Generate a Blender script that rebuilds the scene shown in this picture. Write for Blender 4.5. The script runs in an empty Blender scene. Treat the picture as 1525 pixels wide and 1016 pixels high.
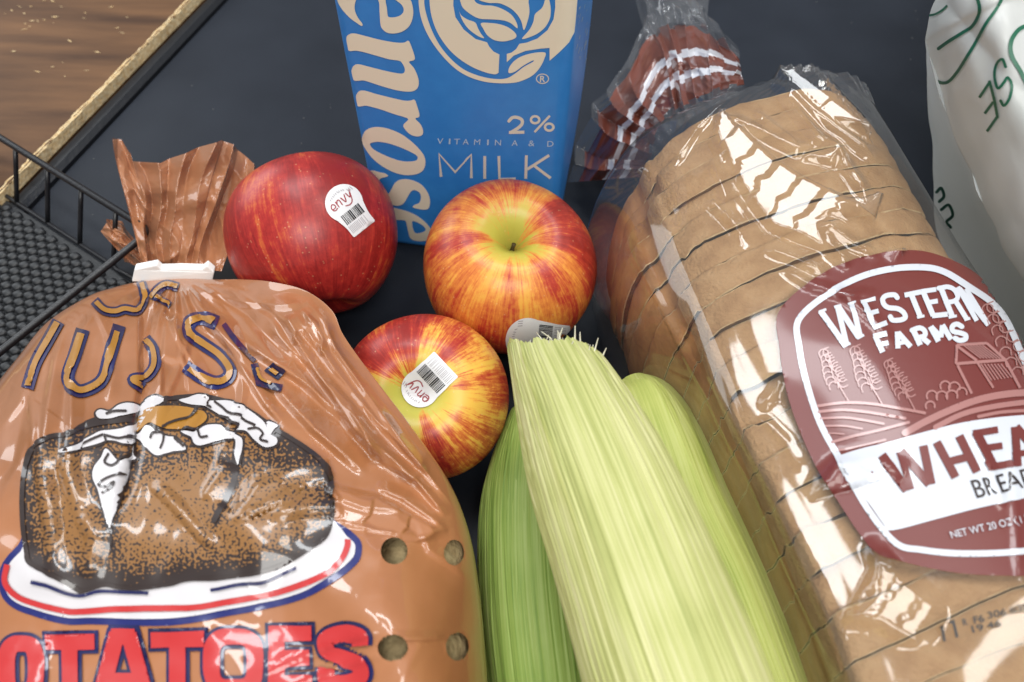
import bpy, bmesh, math, random
import numpy as np
from mathutils import Vector, Matrix
from mathutils.bvhtree import BVHTree
from mathutils.geometry import delaunay_2d_cdt

# ---------------------------------------------------------------- camera, light, exposure
F, PW, PH = 1130.0, 1525.0, 1016.0
AL, RO, CH = math.radians(33.2), math.radians(-1.63), 0.3179
scene = bpy.context.scene
col = scene.collection
cd = bpy.data.cameras.new('camera')
cam = bpy.data.objects.new('camera', cd)
col.objects.link(cam)
cam.location = (0, 0, CH)
cam.rotation_euler = (Matrix.Rotation(AL, 3, 'X') @ Matrix.Rotation(-RO, 3, 'Z')).to_euler()
cd.sensor_fit = 'HORIZONTAL'
cd.sensor_width = 36.0
cd.lens = 36.0 * F / PW
cd.clip_start = 0.005
cd.clip_end = 50.0
cd.dof.use_dof = True
cd.dof.focus_distance = 0.30
cd.dof.aperture_fstop = 11.0
scene.camera = cam

world = bpy.data.worlds.new('World')
scene.world = world
world.use_nodes = True
bg = world.node_tree.nodes['Background']
bg.inputs[0].default_value = (0.86, 0.92, 1.0, 1)
bg.inputs[1].default_value = 0.30


def area(name, loc, aim, sx, sy, power, colr):
    ld = bpy.data.lights.new(name, 'AREA')
    ld.shape = 'RECTANGLE'
    ld.size, ld.size_y, ld.energy, ld.color = sx, sy, power, colr
    o = bpy.data.objects.new(name, ld)
    col.objects.link(o)
    o.location = loc
    o.rotation_euler = (Vector(aim) - Vector(loc)).to_track_quat('-Z', 'Y').to_euler()
    return o


area('ceiling_tube', (0.15, 1.15, 2.3), (0.05, 0.1, 0), 1.5, 0.36, 25, (0.95, 0.98, 1.0))
area('ceiling_tube', (-0.75, 0.75, 2.3), (0.0, 0.1, 0), 0.30, 1.3, 18, (0.95, 0.98, 1.0))
area('ceiling_tube', (0.95, 0.35, 2.3), (0.1, 0.1, 0), 0.35, 1.2, 15, (1.0, 0.97, 0.91))
area('ceiling_tube', (0.1, -1.25, 2.2), (0.0, 0.1, 0), 1.7, 1.0, 48, (1.0, 0.985, 0.95))

area('shop_window', (-2.6, 1.9, 1.15), (0.0, 0.12, 0.05), 2.2, 1.3, 36, (0.93, 0.97, 1.0))

vs = scene.view_settings
vs.view_transform = 'Standard'
vs.look = 'None'
vs.exposure = -0.05
vs.gamma = 1.0
vs.use_curve_mapping = False
scene.render.engine = 'CYCLES'
scene.cycles.max_bounces = 10
scene.cycles.transparent_max_bounces = 24
scene.cycles.sample_clamp_indirect = 6.0
rng = np.random.default_rng(7)
random.seed(7)


# ---------------------------------------------------------------- helpers
def P(px, py, z=0.0):
    """point at height z that stands at photo position px, py"""
    px = np.asarray(px, float); py = np.asarray(py, float); z = np.asarray(z, float)
    u0 = (px - PW / 2) / F
    v0 = (PH / 2 - py) / F
    u = u0 * math.cos(RO) + v0 * math.sin(RO)
    v = v0 * math.cos(RO) - u0 * math.sin(RO)
    ca, sa = math.cos(AL), math.sin(AL)
    dx, dy, dz = u, sa + v * ca, -ca + v * sa
    t = (z - CH) / dz
    return np.stack(np.broadcast_arrays(dx * t, dy * t, CH + dz * t), -1)


def PX(p):
    p = np.asarray(p, float)
    ca, sa = math.cos(AL), math.sin(AL)
    x, y, z = p[..., 0], p[..., 1], p[..., 2] - CH
    d = y * sa - z * ca
    u0, v0 = x / d, (y * ca + z * sa) / d
    u = u0 * math.cos(RO) - v0 * math.sin(RO)
    v = u0 * math.sin(RO) + v0 * math.cos(RO)
    return np.stack((u * F + PW / 2, PH / 2 - v * F), -1), d


def depth(px, py, z):
    return float(PX(P(px, py, z))[1])


_lat = np.random.default_rng(3).random((64, 256))


def vnoise(x, y, seed=0):
    x = np.asarray(x, float) + seed * 17.31; y = np.asarray(y, float) + seed * 5.77
    xi = np.floor(x).astype(int); yi = np.floor(y).astype(int)
    fx = x - xi; fy = y - yi
    fx = fx * fx * (3 - 2 * fx); fy = fy * fy * (3 - 2 * fy)
    g = lambda a, b: _lat[b % 64, a % 256]
    return ((g(xi, yi) * (1 - fx) + g(xi + 1, yi) * fx) * (1 - fy)
            + (g(xi, yi + 1) * (1 - fx) + g(xi + 1, yi + 1) * fx) * fy) * 2 - 1


def catmull(pts, n, closed=False):
    pts = np.asarray(pts, float)
    m = len(pts)
    if closed:
        q = np.concatenate((pts[-1:], pts, pts[:2])); segs = m
    else:
        q = np.concatenate((2 * pts[:1] - pts[1:2], pts, 2 * pts[-1:] - pts[-2:-1])); segs = m - 1
    t = np.linspace(0, segs, n, endpoint=not closed)
    i = np.minimum(t.astype(int), segs - 1)
    f = (t - i)[:, None]
    a, b, c, d = q[i], q[i + 1], q[i + 2], q[i + 3]
    return 0.5 * (2 * b + (c - a) * f + (2 * a - 5 * b + 4 * c - d) * f ** 2 + (3 * b - a - 3 * c + d) * f ** 3)


def mesh(name, verts, faces, mat=None, parent=None, smooth=True, mats=None, fmat=None):
    me = bpy.data.meshes.new(name)
    me.from_pydata([tuple(map(float, v)) for v in verts], [], [tuple(map(int, f)) for f in faces])
    for m in (mats or ([mat] if mat else [])):
        me.materials.append(m)
    if fmat is not None:
        me.polygons.foreach_set('material_index', np.asarray(fmat, 'i'))
    me.polygons.foreach_set('use_smooth', np.full(len(me.polygons), bool(smooth)))
    me.update()
    o = bpy.data.objects.new(name, me)
    col.objects.link(o)
    if parent is not None:
        o.parent = parent
        o.matrix_parent_inverse = parent.matrix_world.inverted()
    return o


def link_mesh(name, me, parent=None, M4=None):
    o = bpy.data.objects.new(name, me)
    col.objects.link(o)
    if M4 is not None:
        o.matrix_world = M4
    if parent is not None:
        o.parent = parent
        o.matrix_parent_inverse = parent.matrix_world.inverted()
    return o


def thing(name, loc, label, cat, group=None):
    o = bpy.data.objects.new(name, None)
    col.objects.link(o)
    o.location = [float(v) for v in loc]
    o.empty_display_size = 0.01
    o.matrix_world = Matrix.Translation(o.location)
    tag(o, label, cat, group)
    return o


def tag(o, label, cat, group=None):
    o['label'] = label
    o['category'] = cat
    if group:
        o['group'] = group


def gfaces(nu, nv, wrap=False, flip=False):
    """faces of a grid with index u*nv+v"""
    U = nu if wrap else nu - 1
    i, j = np.meshgrid(np.arange(U), np.arange(nv - 1), indexing='ij')
    i2 = (i + 1) % nu
    f = np.stack((i * nv + j, i2 * nv + j, i2 * nv + j + 1, i * nv + j + 1), -1).reshape(-1, 4)
    return f[:, ::-1] if flip else f


def attr(o, name, data):
    a = o.data.attributes.new(name, 'FLOAT_VECTOR', 'POINT')
    a.data.foreach_set('vector', np.asarray(data, 'f').ravel())


def tube(pts, r, n=10, closed=False):
    pts = np.asarray(pts, float)
    m = len(pts)
    V = []
    up = np.array([0.0, 0, 1])
    for i in range(m):
        a = pts[(i - 1) % m] if closed or i > 0 else pts[i]
        b = pts[(i + 1) % m] if closed or i < m - 1 else pts[i]
        t = (b - a) / (np.linalg.norm(b - a) + 1e-12)
        s = np.cross(t, up)
        if np.linalg.norm(s) < 1e-3:
            s = np.cross(t, [1.0, 0, 0])
        s /= np.linalg.norm(s)
        w = np.cross(s, t)
        rr = r[i] if hasattr(r, '__len__') else r
        for k in range(n):
            an = 2 * math.pi * k / n
            V.append(pts[i] + rr * (math.cos(an) * s + math.sin(an) * w))
    Fc = []
    for i in range(m if closed else m - 1):
        for k in range(n):
            a, b = i, (i + 1) % m
            Fc.append((a * n + k, a * n + (k + 1) % n, b * n + (k + 1) % n, b * n + k))
    if not closed:
        Fc.append(tuple(range(n))[::-1]); Fc.append(tuple((m - 1) * n + k for k in range(n)))
    return V, Fc


def seg_dist(pts, poly):
    """distance to a polyline, arc position 0..1, side sign"""
    poly = np.asarray(poly, float)
    best = np.full(len(pts), 1e9); arc = np.zeros(len(pts)); sd = np.zeros(len(pts))
    L = np.linalg.norm(np.diff(poly, axis=0), axis=1); cum = np.concatenate(([0], np.cumsum(L)))
    for k in range(len(poly) - 1):
        a, d = poly[k], poly[k + 1] - poly[k]
        t = np.clip(((pts - a) @ d) / (d @ d + 1e-12), 0, 1)
        q = pts - a - t[:, None] * d
        ds = np.hypot(q[:, 0], q[:, 1])
        m = ds < best
        best[m] = ds[m]; arc[m] = (cum[k] + t[m] * L[k]) / cum[-1]
        sd[m] = np.sign(d[0] * q[m, 1] - d[1] * q[m, 0])
    return best, arc, sd


def creases(pts, lst):
    """sum of sharp film folds: (polyline, height, width, side softness)"""
    out = np.zeros(len(pts))
    for it in lst:
        poly, h, w = it[:3]
        d, a, s = seg_dist(pts, poly)
        taper = np.clip(np.minimum(a, 1 - a) * 6, 0, 1)
        if len(it) > 3:
            ww = np.where(s > 0, w, it[3]); ex = 1.1
        else:
            ww = np.where(s > 0, w * 0.75, w * 1.7); ex = 1.15
        out += h * taper * np.clip(1 - d / ww, 0, 1) ** ex
    return out


LAMPS = {1: (0.15, 1.15, 2.3), 2: (-0.75, 0.75, 2.3), 3: (0.95, 0.35, 2.3)}


def facets(pos, pix, nrm, lst, amax=0.003, lift=True, edge=2.5, blend=1.0):
    """flat panes of taut film: each polygon is cut into strips, each strip laid at one lamp's mirror angle"""
    out = np.zeros(len(pos))
    for it in lst:
        poly, lamp, nsp = it[:3]
        sh = Shapes().poly(poly)
        lo, hi = np.min(poly, 0), np.max(poly, 0)
        cand = np.where((pix[:, 0] > lo[0]) & (pix[:, 0] < hi[0]) & (pix[:, 1] > lo[1]) & (pix[:, 1] < hi[1]) & (nrm[:, 2] > 0.2))[0]
        if not len(cand):
            continue
        cand = cand[sh.inside(pix[cand])]
        if len(cand) < 4:
            continue
        q = pix[cand] - pix[cand].mean(0)
        w, vec = np.linalg.eigh(q.T @ q)
        t = q @ vec[:, 1]
        t = t + 6 * vnoise((q @ vec[:, 0]) / 14, t * 0, 13)
        idx = np.minimum(((t - t.min()) / (np.ptp(t) + 1e-9) * nsp).astype(int), nsp - 1)
        dd, _, _ = seg_dist(pix[cand], np.concatenate((poly, poly[:1])))
        mask = np.clip(dd / edge, 0, 1)
        for k in range(nsp):
            m = idx == k
            if m.sum() < 4:
                continue
            p = pos[cand[m]]; x0 = p.mean(0)
            v = np.array([0, 0, CH]) - x0; v /= np.linalg.norm(v)
            l = np.array(LAMPS[lamp]) + np.array([random.uniform(-.05, .05), random.uniform(-.05, .05), 0]) - x0; l /= np.linalg.norm(l)
            h = v + l; h /= np.linalg.norm(h)
            d = x0[2] - ((p - x0)[:, :2] @ h[:2]) / h[2] - p[:, 2]
            if lift:
                d = d - d.min()
            out[cand[m]] += np.clip(d, -amax, amax) * mask[m] * blend
    return out


# ---------------------------------------------------------------- materials
def nt(name):
    m = bpy.data.materials.new(name)
    m.use_nodes = True
    return m, m.node_tree.nodes, m.node_tree.links, m.node_tree.nodes['Principled BSDF']


def mk(name, c, rough=0.5, spec=0.5, c2=None, nscale=60, stretch=(1, 1, 1), lo=0.35, hi=0.65, detail=5,
       bump=0, bscale=200, bdist=0.001, coat=0, metallic=0, sheen=0, transl=0, aname=None, c3=None):
    m, N, L, b = nt(name)
    b.inputs['Base Color'].default_value = (*c, 1)
    b.inputs['Roughness'].default_value = rough
    b.inputs['Specular IOR Level'].default_value = spec
    b.inputs['Metallic'].default_value = metallic
    b.inputs['Coat Weight'].default_value = coat
    b.inputs['Coat Roughness'].default_value = 0.06
    if aname:
        src = N.new('ShaderNodeAttribute'); src.attribute_name = aname; so = src.outputs['Vector']
    else:
        src = N.new('ShaderNodeTexCoord'); so = src.outputs['Object']
    mp = N.new('ShaderNodeMapping'); mp.inputs['Scale'].default_value = stretch
    L.new(so, mp.inputs[0])
    if c2:
        t = N.new('ShaderNodeTexNoise'); t.inputs['Scale'].default_value = nscale; t.inputs['Detail'].default_value = detail
        L.new(mp.outputs[0], t.inputs['Vector'])
        r = N.new('ShaderNodeValToRGB')
        r.color_ramp.elements[0].position = lo; r.color_ramp.elements[1].position = hi
        r.color_ramp.elements[0].color = (*c, 1); r.color_ramp.elements[1].color = (*c2, 1)
        if c3:
            e = r.color_ramp.elements.new(0.5 * (lo + hi)); e.color = (*c3, 1)
        L.new(t.outputs['Fac'], r.inputs[0])
        L.new(r.outputs[0], b.inputs['Base Color'])
    if bump:
        t2 = N.new('ShaderNodeTexNoise'); t2.inputs['Scale'].default_value = bscale; t2.inputs['Detail'].default_value = 4
        L.new(mp.outputs[0], t2.inputs['Vector'])
        bp = N.new('ShaderNodeBump'); bp.inputs['Strength'].default_value = bump; bp.inputs['Distance'].default_value = bdist
        L.new(t2.outputs['Fac'], bp.inputs['Height'])
        L.new(bp.outputs[0], b.inputs['Normal'])
    return m


def clear_film(name, haze=0.03, gain=0.8, rough=0.075, tint=(1, 1, 1), bump=0.015, base=0.065):
    m, N, L, b = nt(name)
    N.remove(b)
    out = N['Material Output']
    tr = N.new('ShaderNodeBsdfTransparent'); tr.inputs[0].default_value = (*tint, 1)
    gl = N.new('ShaderNodeBsdfAnisotropic') if hasattr(bpy.types, 'ShaderNodeBsdfAnisotropic') else N.new('ShaderNodeBsdfGlossy')
    gl.inputs['Roughness'].default_value = rough
    df = N.new('ShaderNodeBsdfDiffuse'); df.inputs[0].default_value = (0.8, 0.8, 0.82, 1)
    lw = N.new('ShaderNodeLayerWeight'); lw.inputs[0].default_value = 0.5
    pw = N.new('ShaderNodeMath'); pw.operation = 'POWER'; pw.inputs[1].default_value = 4.0
    L.new(lw.outputs['Facing'], pw.inputs[0])
    mu = N.new('ShaderNodeMath'); mu.operation = 'MULTIPLY_ADD'; mu.use_clamp = True
    mu.inputs[1].default_value = gain; mu.inputs[2].default_value = base
    L.new(pw.outputs[0], mu.inputs[0])
    tc = N.new('ShaderNodeTexCoord'); t = N.new('ShaderNodeTexNoise'); t.inputs['Scale'].default_value = 130
    L.new(tc.outputs['Object'], t.inputs['Vector'])
    bp = N.new('ShaderNodeBump'); bp.inputs['Strength'].default_value = bump; bp.inputs['Distance'].default_value = 0.002
    L.new(t.outputs['Fac'], bp.inputs['Height']); L.new(bp.outputs[0], gl.inputs['Normal'])
    m1 = N.new('ShaderNodeMixShader'); m1.inputs[0].default_value = haze
    L.new(tr.outputs[0], m1.inputs[1]); L.new(df.outputs[0], m1.inputs[2])
    m2 = N.new('ShaderNodeMixShader')
    L.new(mu.outputs[0], m2.inputs[0]); L.new(m1.outputs[0], m2.inputs[1]); L.new(gl.outputs[0], m2.inputs[2])
    L.new(m2.outputs[0], out.inputs['Surface'])
    return m


MT = {}
MT['belt'] = mk('belt_rubber', (0.011, 0.014, 0.021), 0.48, 0.24, c2=(0.017, 0.021, 0.030), nscale=14, bump=0.25, bscale=900, bdist=0.0004)
MT['rail'] = mk('rail_black', (0.012, 0.013, 0.016), 0.35, 0.5, bump=0.2, bscale=300)
MT['wood'] = mk('wood_laminate', (0.06, 0.027, 0.012), 0.6, 0.25, c2=(0.175, 0.085, 0.036), nscale=9, stretch=(1.1, 7, 1), lo=0.3, hi=0.72, detail=9, bump=0.1, bscale=90)
MT['chip'] = mk('particle_board', (0.62, 0.42, 0.2), 0.85, 0.2, c2=(0.75, 0.6, 0.36), nscale=420, bump=0.8, bscale=500)
MT['wire'] = mk('wire_black', (0.008, 0.008, 0.01), 0.38, 0.5, bump=0.15, bscale=700)
MT['mat'] = mk('mat_rubber', (0.013, 0.014, 0.016), 0.48, 0.5, bump=0.2, bscale=900)
MT['carton'] = mk('carton_blue', (0.032, 0.225, 0.64), 0.36, 0.45, c2=(0.038, 0.25, 0.68), nscale=120, bump=0.12, bscale=420, bdist=0.0006)
MT['cream'] = mk('print_cream', (0.86, 0.77, 0.61), 0.42, 0.4)
MT['pale'] = mk('print_pale', (0.7, 0.67, 0.6), 0.42, 0.4)
MT['carton_top'] = mk('carton_white', (0.7, 0.7, 0.68), 0.4, 0.4)


# ---------------------------------------------------------------- flat print laid on surfaces
class Shapes:
    """2D shapes (photo units) as edge soups with an inside test"""
    def __init__(self):
        self.items = []

    def poly(self, *loops):
        segs = []
        for l in loops:
            l = np.asarray(l, float)
            segs.append(np.stack((l, np.roll(l, -1, 0)), 1))
        self.items.append(('e', np.concatenate(segs)))
        return self

    def smooth(self, pts, n=60):
        return self.poly(catmull(pts, n, True))

    def edges(self, segs):
        self.items.append(('e', np.asarray(segs, float)))
        return self

    def stroke(self, pts, w, closed=False, curve=True, flat=False):
        pts = np.asarray(pts, float)
        if curve and len(pts) > 2:
            pts = catmull(pts, max(12, 7 * len(pts)), closed)
        if closed:
            pts = np.concatenate((pts, pts[:1]))
        self.items.append(('s', pts, w, flat))
        return self

    def text(self, s, tl, tr, br, bl, bold=0.0):
        segs, (w, h) = text_edges(s, bold)
        tl, tr, br, bl = map(lambda q: np.asarray(q, float), (tl, tr, br, bl))
        u = segs[..., 0:1]; v = segs[..., 1:2]
        self.items.append(('e', (tl * (1 - u) + tr * u) * v + (bl * (1 - u) + br * u) * (1 - v)))
        return self

    def constraint(self):
        out = []
        for it in self.items:
            if it[0] == 'e':
                out.append(it[1])
            else:
                p, w, flat = it[1], it[2], it[3]
                d = np.gradient(p, axis=0); d /= np.linalg.norm(d, axis=1)[:, None] + 1e-9
                n = np.stack((-d[:, 1], d[:, 0]), 1) * w / 2
                l = np.concatenate((p + n, (p - n)[::-1]))
                if not flat and np.linalg.norm(p[0] - p[-1]) > 1e-6:
                    a0 = math.atan2(n[-1, 1], n[-1, 0]); cap = [p[-1] + w / 2 * np.array([math.cos(a0 - t), math.sin(a0 - t)]) for t in np.linspace(0, math.pi, 7)[1:-1]]
                    a1 = math.atan2(-n[0, 1], -n[0, 0]); cap2 = [p[0] + w / 2 * np.array([math.cos(a1 - t), math.sin(a1 - t)]) for t in np.linspace(0, math.pi, 7)[1:-1]]
                    l = np.concatenate((p + n, cap, (p - n)[::-1], cap2))
                out.append(np.stack((l, np.roll(l, -1, 0)), 1))
        return out

    def inside(self, pts):
        res = np.zeros(len(pts), bool)
        for it in self.items:
            if it[0] == 'e':
                c = np.zeros(len(pts), bool)
                for (x0, y0), (x1, y1) in it[1]:
                    if y0 == y1:
                        continue
                    m = (y0 > pts[:, 1]) != (y1 > pts[:, 1])
                    m &= pts[:, 0] < (x1 - x0) * (pts[:, 1] - y0) / (y1 - y0) + x0
                    c ^= m
                res |= c
            else:
                p, w, flat = it[1], it[2], it[3]
                d, a, s = seg_dist(pts, p)
                ok = d <= w / 2 * 1.001
                if flat:
                    e0 = (pts - p[0]) @ (p[1] - p[0]) < 0
                    e1 = (pts - p[-1]) @ (p[-1] - p[-2]) > 0
                    ok &= ~((a <= 0) & e0) & ~((a >= 1) & e1)
                res |= ok
        return res


_txt = {}


def text_edges(s, bold):
    k = (s, bold)
    if k not in _txt:
        cu = bpy.data.curves.new('t', 'FONT'); cu.body = s; cu.resolution_u = 4
        cu.offset = bold
        ob = bpy.data.objects.new('t', cu); col.objects.link(ob)
        bpy.context.view_layer.update()
        me = ob.evaluated_get(bpy.context.evaluated_depsgraph_get()).to_mesh()
        v = np.array([q.co[:2] for q in me.vertices]); cnt = {}
        for p in me.polygons:
            for e in p.edge_keys:
                cnt[e] = cnt.get(e, 0) + 1
        seg = np.array([[v[a], v[b]] for (a, b), c in cnt.items() if c == 1])
        lo, hi = v.min(0), v.max(0)
        _txt[k] = ((seg - lo) / (hi - lo), hi - lo)
        ob.to_mesh_clear()
        bpy.data.objects.remove(ob); bpy.data.curves.remove(cu)
    return _txt[k]


def bvh_of(*objs):
    V, Fc = [], []
    bpy.context.view_layer.update()
    for o in objs:
        n = len(V)
        V += [o.matrix_world @ v.co for v in o.data.vertices]
        Fc += [[n + i for i in p.vertices] for p in o.data.polygons]
    return BVHTree.FromPolygons(V, Fc)


CO = Vector((0, 0, CH))


def drop_crumbs(V, tri, one=False):
    par = list(range(len(V)))

    def find(i):
        while par[i] != i:
            par[i] = par[par[i]]; i = par[i]
        return i
    for a, b, c in tri:
        ra, rb, rc_ = find(a), find(b), find(c)
        par[rb] = ra; par[find(rc_)] = ra
    root = np.array([find(int(t[0])) for t in tri])
    ar = np.linalg.norm(np.cross(V[tri[:, 1]] - V[tri[:, 0]], V[tri[:, 2]] - V[tri[:, 0]]), axis=1)
    tot = {}
    for r, a in zip(root, ar):
        tot[r] = tot.get(r, 0) + a
    lim = max(tot.values()) * 0.999 if one else 0.012 * ar.sum()
    keep = np.array([tot[r] > lim for r in root])
    return tri[keep]



def decal(name, sh, bvh, mat, parent, off=0.0003, step=6.0, smooth=True, extra=None):
    zmin = 0.078 if parent.name.startswith('bread_bag') else -1
    pts, eds = [], []
    for segs in sh.constraint():
        for a, b in segs:
            L = np.linalg.norm(b - a)
            if L < 1e-6:
                continue
            n = max(1, int(math.ceil(L / step)))
            base = len(pts)
            for k in range(n + 1):
                pts.append(a + (b - a) * k / n)
            eds += [(base + k, base + k + 1) for k in range(n)]
    pts = np.array(pts)
    lo, hi = pts.min(0), pts.max(0)
    gx, gy = np.meshgrid(np.arange(lo[0], hi[0], step), np.arange(lo[1], hi[1], step))
    g = np.stack((gx.ravel(), gy.ravel()), 1)
    g = g + np.random.default_rng(1).uniform(-0.2, 0.2, g.shape) * step
    if len(g):
        g = g[sh.inside(g)]
    allp = np.concatenate((pts, g)) if len(g) else pts
    r = delaunay_2d_cdt([Vector(p) for p in allp], eds, [], 0, 0.02)
    v2 = np.array([tuple(v) for v in r[0]])
    tri = np.array([f for f in r[2] if len(f) == 3])
    tri = tri[sh.inside(v2[tri].mean(1))]
    used, inv = np.unique(tri, return_inverse=True)
    tri = inv.reshape(-1, 3); v2 = v2[used]
    q = P(v2[:, 0], v2[:, 1], 0.0)
    V, ok = [], []
    for p in q:
        d = (Vector(p) - CO).normalized()
        h = bvh.ray_cast(CO, d)
        if h[0] is None or h[0].z < zmin:
            V.append(Vector(p)); ok.append(False)
        else:
            nn = h[1] if h[1].dot(d) < 0 else -h[1]
            V.append(h[0] + nn * off); ok.append(True)
    ok = np.array(ok)
    tri = tri[ok[tri].all(1)]
    # drop triangles that stretch over a jump in depth
    if len(tri):
        VA = np.array([tuple(v) for v in V])
        e = np.max([np.linalg.norm(VA[tri[:, i]] - VA[tri[:, (i + 1) % 3]], axis=1) for i in range(3)], axis=0)
        tri = tri[e < 0.02]
    if len(tri):
        tri = drop_crumbs(VA, tri, name in ('label', 'label_band', 'label_border', 'sticker', 'letter_outline', 'plate', 'plate_rim', 'plate_stripe', 'plate_line', 'field_line', 'baked_potato_print'))
    used, inv = np.unique(tri, return_inverse=True)
    V = [V[i] for i in used]; v2 = v2[used]; tri = inv.reshape(-1, 3)
    o = mesh(name, V, tri[:, ::-1], mat, parent, smooth)
    if extra is not None:
        attr(o, 'pr', extra.vec(v2))
    return o


# ---------------------------------------------------------------- setting: belt, rail, counter
E1, E2 = P(-20, 307, 0.009)[:2], P(295, -12, 0.009)[:2]
ed = (E2 - E1) / np.linalg.norm(E2 - E1)          # along the counter edge
en = np.array([ed[1], -ed[0]])                    # towards the belt
e0 = E1 - ed * 0.5


def along(a, n, z):
    q = e0 + ed * a + en * n
    return (q[0], q[1], z)


LEN = 2.2


def slab(name, n0, n1, zt, zb, mat, bev=0.0015):
    # long profile extruded along the edge direction
    prof = [(n0, zb), (n1, zb), (n1, zt - bev), (n1 - bev, zt), (n0 + bev, zt), (n0, zt - bev)]
    V = [along(a, n, z) for a in (-0.6, LEN) for n, z in prof]
    k = len(prof)
    Fc = [(i, (i + 1) % k, k + (i + 1) % k, k + i) for i in range(k)] + [tuple(range(k))[::-1], tuple(range(k, 2 * k))]
    o = mesh(name, V, Fc, mat, None, False)
    o['kind'] = 'structure'
    return o


belt = slab('conveyor_belt', 0.0135, 1.1, 0.0, -0.004, MT['belt'], 0.001)
slab('belt_edge_rail', 0.002, 0.0125, 0.0035, -0.02, MT['rail'], 0.0025)
counter = slab('counter', -0.9, 0.0, 0.009, -0.02, MT['wood'], 0.0004)
# worn laminate edge: an uneven strip of bare particle board
na = 900
aa = np.linspace(-0.5, 1.6, na)
wn = 0.0020 + 0.0009 * vnoise(aa * 60, aa * 0, 1) + 0.0007 * vnoise(aa * 220, aa * 0, 2) + 0.0005 * vnoise(aa * 700, aa * 0, 4)
wn = np.clip(wn, 0.0006, 0.006)
V = []
for a, w in zip(aa, wn):
    V += [along(a, -w, 0.00915), along(a, 0.0004 + 0.0006 * vnoise(a * 300, 0, 8), 0.0088), along(a, 0.0007, 0.002)]
mesh('chipped_edge', V, gfaces(na, 3), MT['chip'], counter, False)
# pale scratches in the laminate
V, Fc = [], []
for k in range(46):
    if k < 30:
        cx, cy = random.uniform(0, 250), random.uniform(0, 170)
    else:
        cx, cy = random.gauss(40, 35), random.gauss(22, 14)
    if cx + cy * 1.05 > 245:
        continue
    c = P(cx, cy, 0.00925); l = random.uniform(0.0006, 0.0028); w = random.uniform(0.0002, 0.0006); an = random.uniform(-0.8, 0.4)
    d = np.array([math.cos(an), math.sin(an), 0]); nn = np.array([-d[1], d[0], 0]); b = len(V)
    V += [c - d * l, c + nn * w, c + d * l * 0.9, c - nn * w * 0.8]
    Fc.append((b, b + 3, b + 2, b + 1))
mesh('scratches', V, Fc, MT['chip'], counter, False)

# crumbs and dust on the belt
V, Fc = [], []
for k in range(90):
    cx, cy = random.uniform(120, 1400), random.uniform(-20, 330)
    c = P(cx, cy, 0.0004); l = random.uniform(0.00015, 0.0006) * (2 if random.random() < .1 else 1); an = random.uniform(0, 3.1); b = len(V)
    d = np.array([math.cos(an), math.sin(an), 0]) * l; n_ = np.array([-d[1], d[0], 0]) * random.uniform(.4, .9)
    V += [c - d, c + n_, c + d, c - n_, c + np.array([0, 0, l * 0.6])]
    Fc += [(b, b + 3, b + 4), (b + 3, b + 2, b + 4), (b + 2, b + 1, b + 4), (b + 1, b, b + 4)]
o = mesh('dust', V, Fc, mk('dust_grey', (0.22, 0.22, 0.21), 0.9, 0.1), belt, False)
o['kind'] = 'stuff'

# ---------------------------------------------------------------- wire tray and studded mat
RZ = 0.033
rc = P(224, 344, RZ)
ra = P(0, 205, RZ)
ua = (ra - rc)[:2]; ua /= np.linalg.norm(ua)
ub = np.array([ua[1], -ua[0]])
if ub @ (P(0, 575, RZ) - rc)[:2] < 0:
    ub = -ub
tray = thing('wire_tray', (rc[0] - 0.08, rc[1] - 0.02, 0), 'black coated wire tray with sloping sides lined with a studded mat', 'tray')


def tr(a, b, z):
    q = rc[:2] + ua * a + ub * b
    return np.array([q[0], q[1], z])


TA, TB, SL = 0.33, 0.24, 0.0165


def rim_loop(ins, z, r):
    pts = []
    c = [(ins, ins), (TA - ins, ins), (TA - ins, TB - ins), (ins, TB - ins)]
    for i, (x, y) in enumerate(c):
        sx = 1 if i in (0, 3) else -1
        sy = 1 if i in (0, 1) else -1
        ce = (x + sx * r, y + sy * r)
        a0 = [180, 270, 0, 90][i]
        for t in np.linspace(0, 90, 9):
            an = math.radians(a0 + t)
            pts.append(tr(ce[0] + r * math.cos(an), ce[1] + r * math.sin(an), z))
    return pts


V, Fc = tube(rim_loop(0, RZ, 0.006), 0.0018, 12, True)
mesh('rim', V, Fc, MT['wire'], tray)
lr = rim_loop(SL, 0.005, 0.008)
V, Fc = tube([tr(0.006, SL, 0.007)] + lr[6:32] + [tr(0.006, TB - SL, 0.007)], 0.0012, 10)
mesh('lower_rail', V, Fc, MT['wire'], tray)


def post(p, q):
    d = q - p
    mid = [p, p + d * 0.3, p + d * 0.7, q]
    V, Fc = tube(mid, 0.00125, 10)
    mesh('wire_post', V, Fc, MT['wire'], tray)


for k in range(14):
    a = 0.0250 + k * 0.0262
    if SL < a < TA - SL:
        post(tr(a, SL, 0.005), tr(a, 0.0, RZ))
        post(tr(a, TB - SL, 0.005), tr(a, TB, RZ))
for k in range(8):
    b = 0.0250 + k * 0.0262
    post(tr(TA - SL, b, 0.005), tr(TA, b, RZ))

rmat = thing('studded_mat', tr(TA / 2, TB / 2, 0.001), 'black rubber mat with a woven pattern of studs inside the wire tray', 'mat')
m0 = SL - 0.0005
V = [tr(0.006, m0 + 0.002, 0.001), tr(TA - m0 - 0.002, m0 + 0.002, 0.001), tr(TA - m0 - 0.002, TB - m0 - 0.002, 0.001), tr(0.006, TB - m0 - 0.002, 0.001)]
V += [v + np.array([0, 0, 0.0022]) for v in V]
mesh('backing', V, [(0, 1, 2, 3), (4, 5, 6, 7), (0, 1, 5, 4), (1, 2, 6, 5), (2, 3, 7, 6), (3, 0, 4, 7)], MT['mat'], rmat, False)
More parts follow.
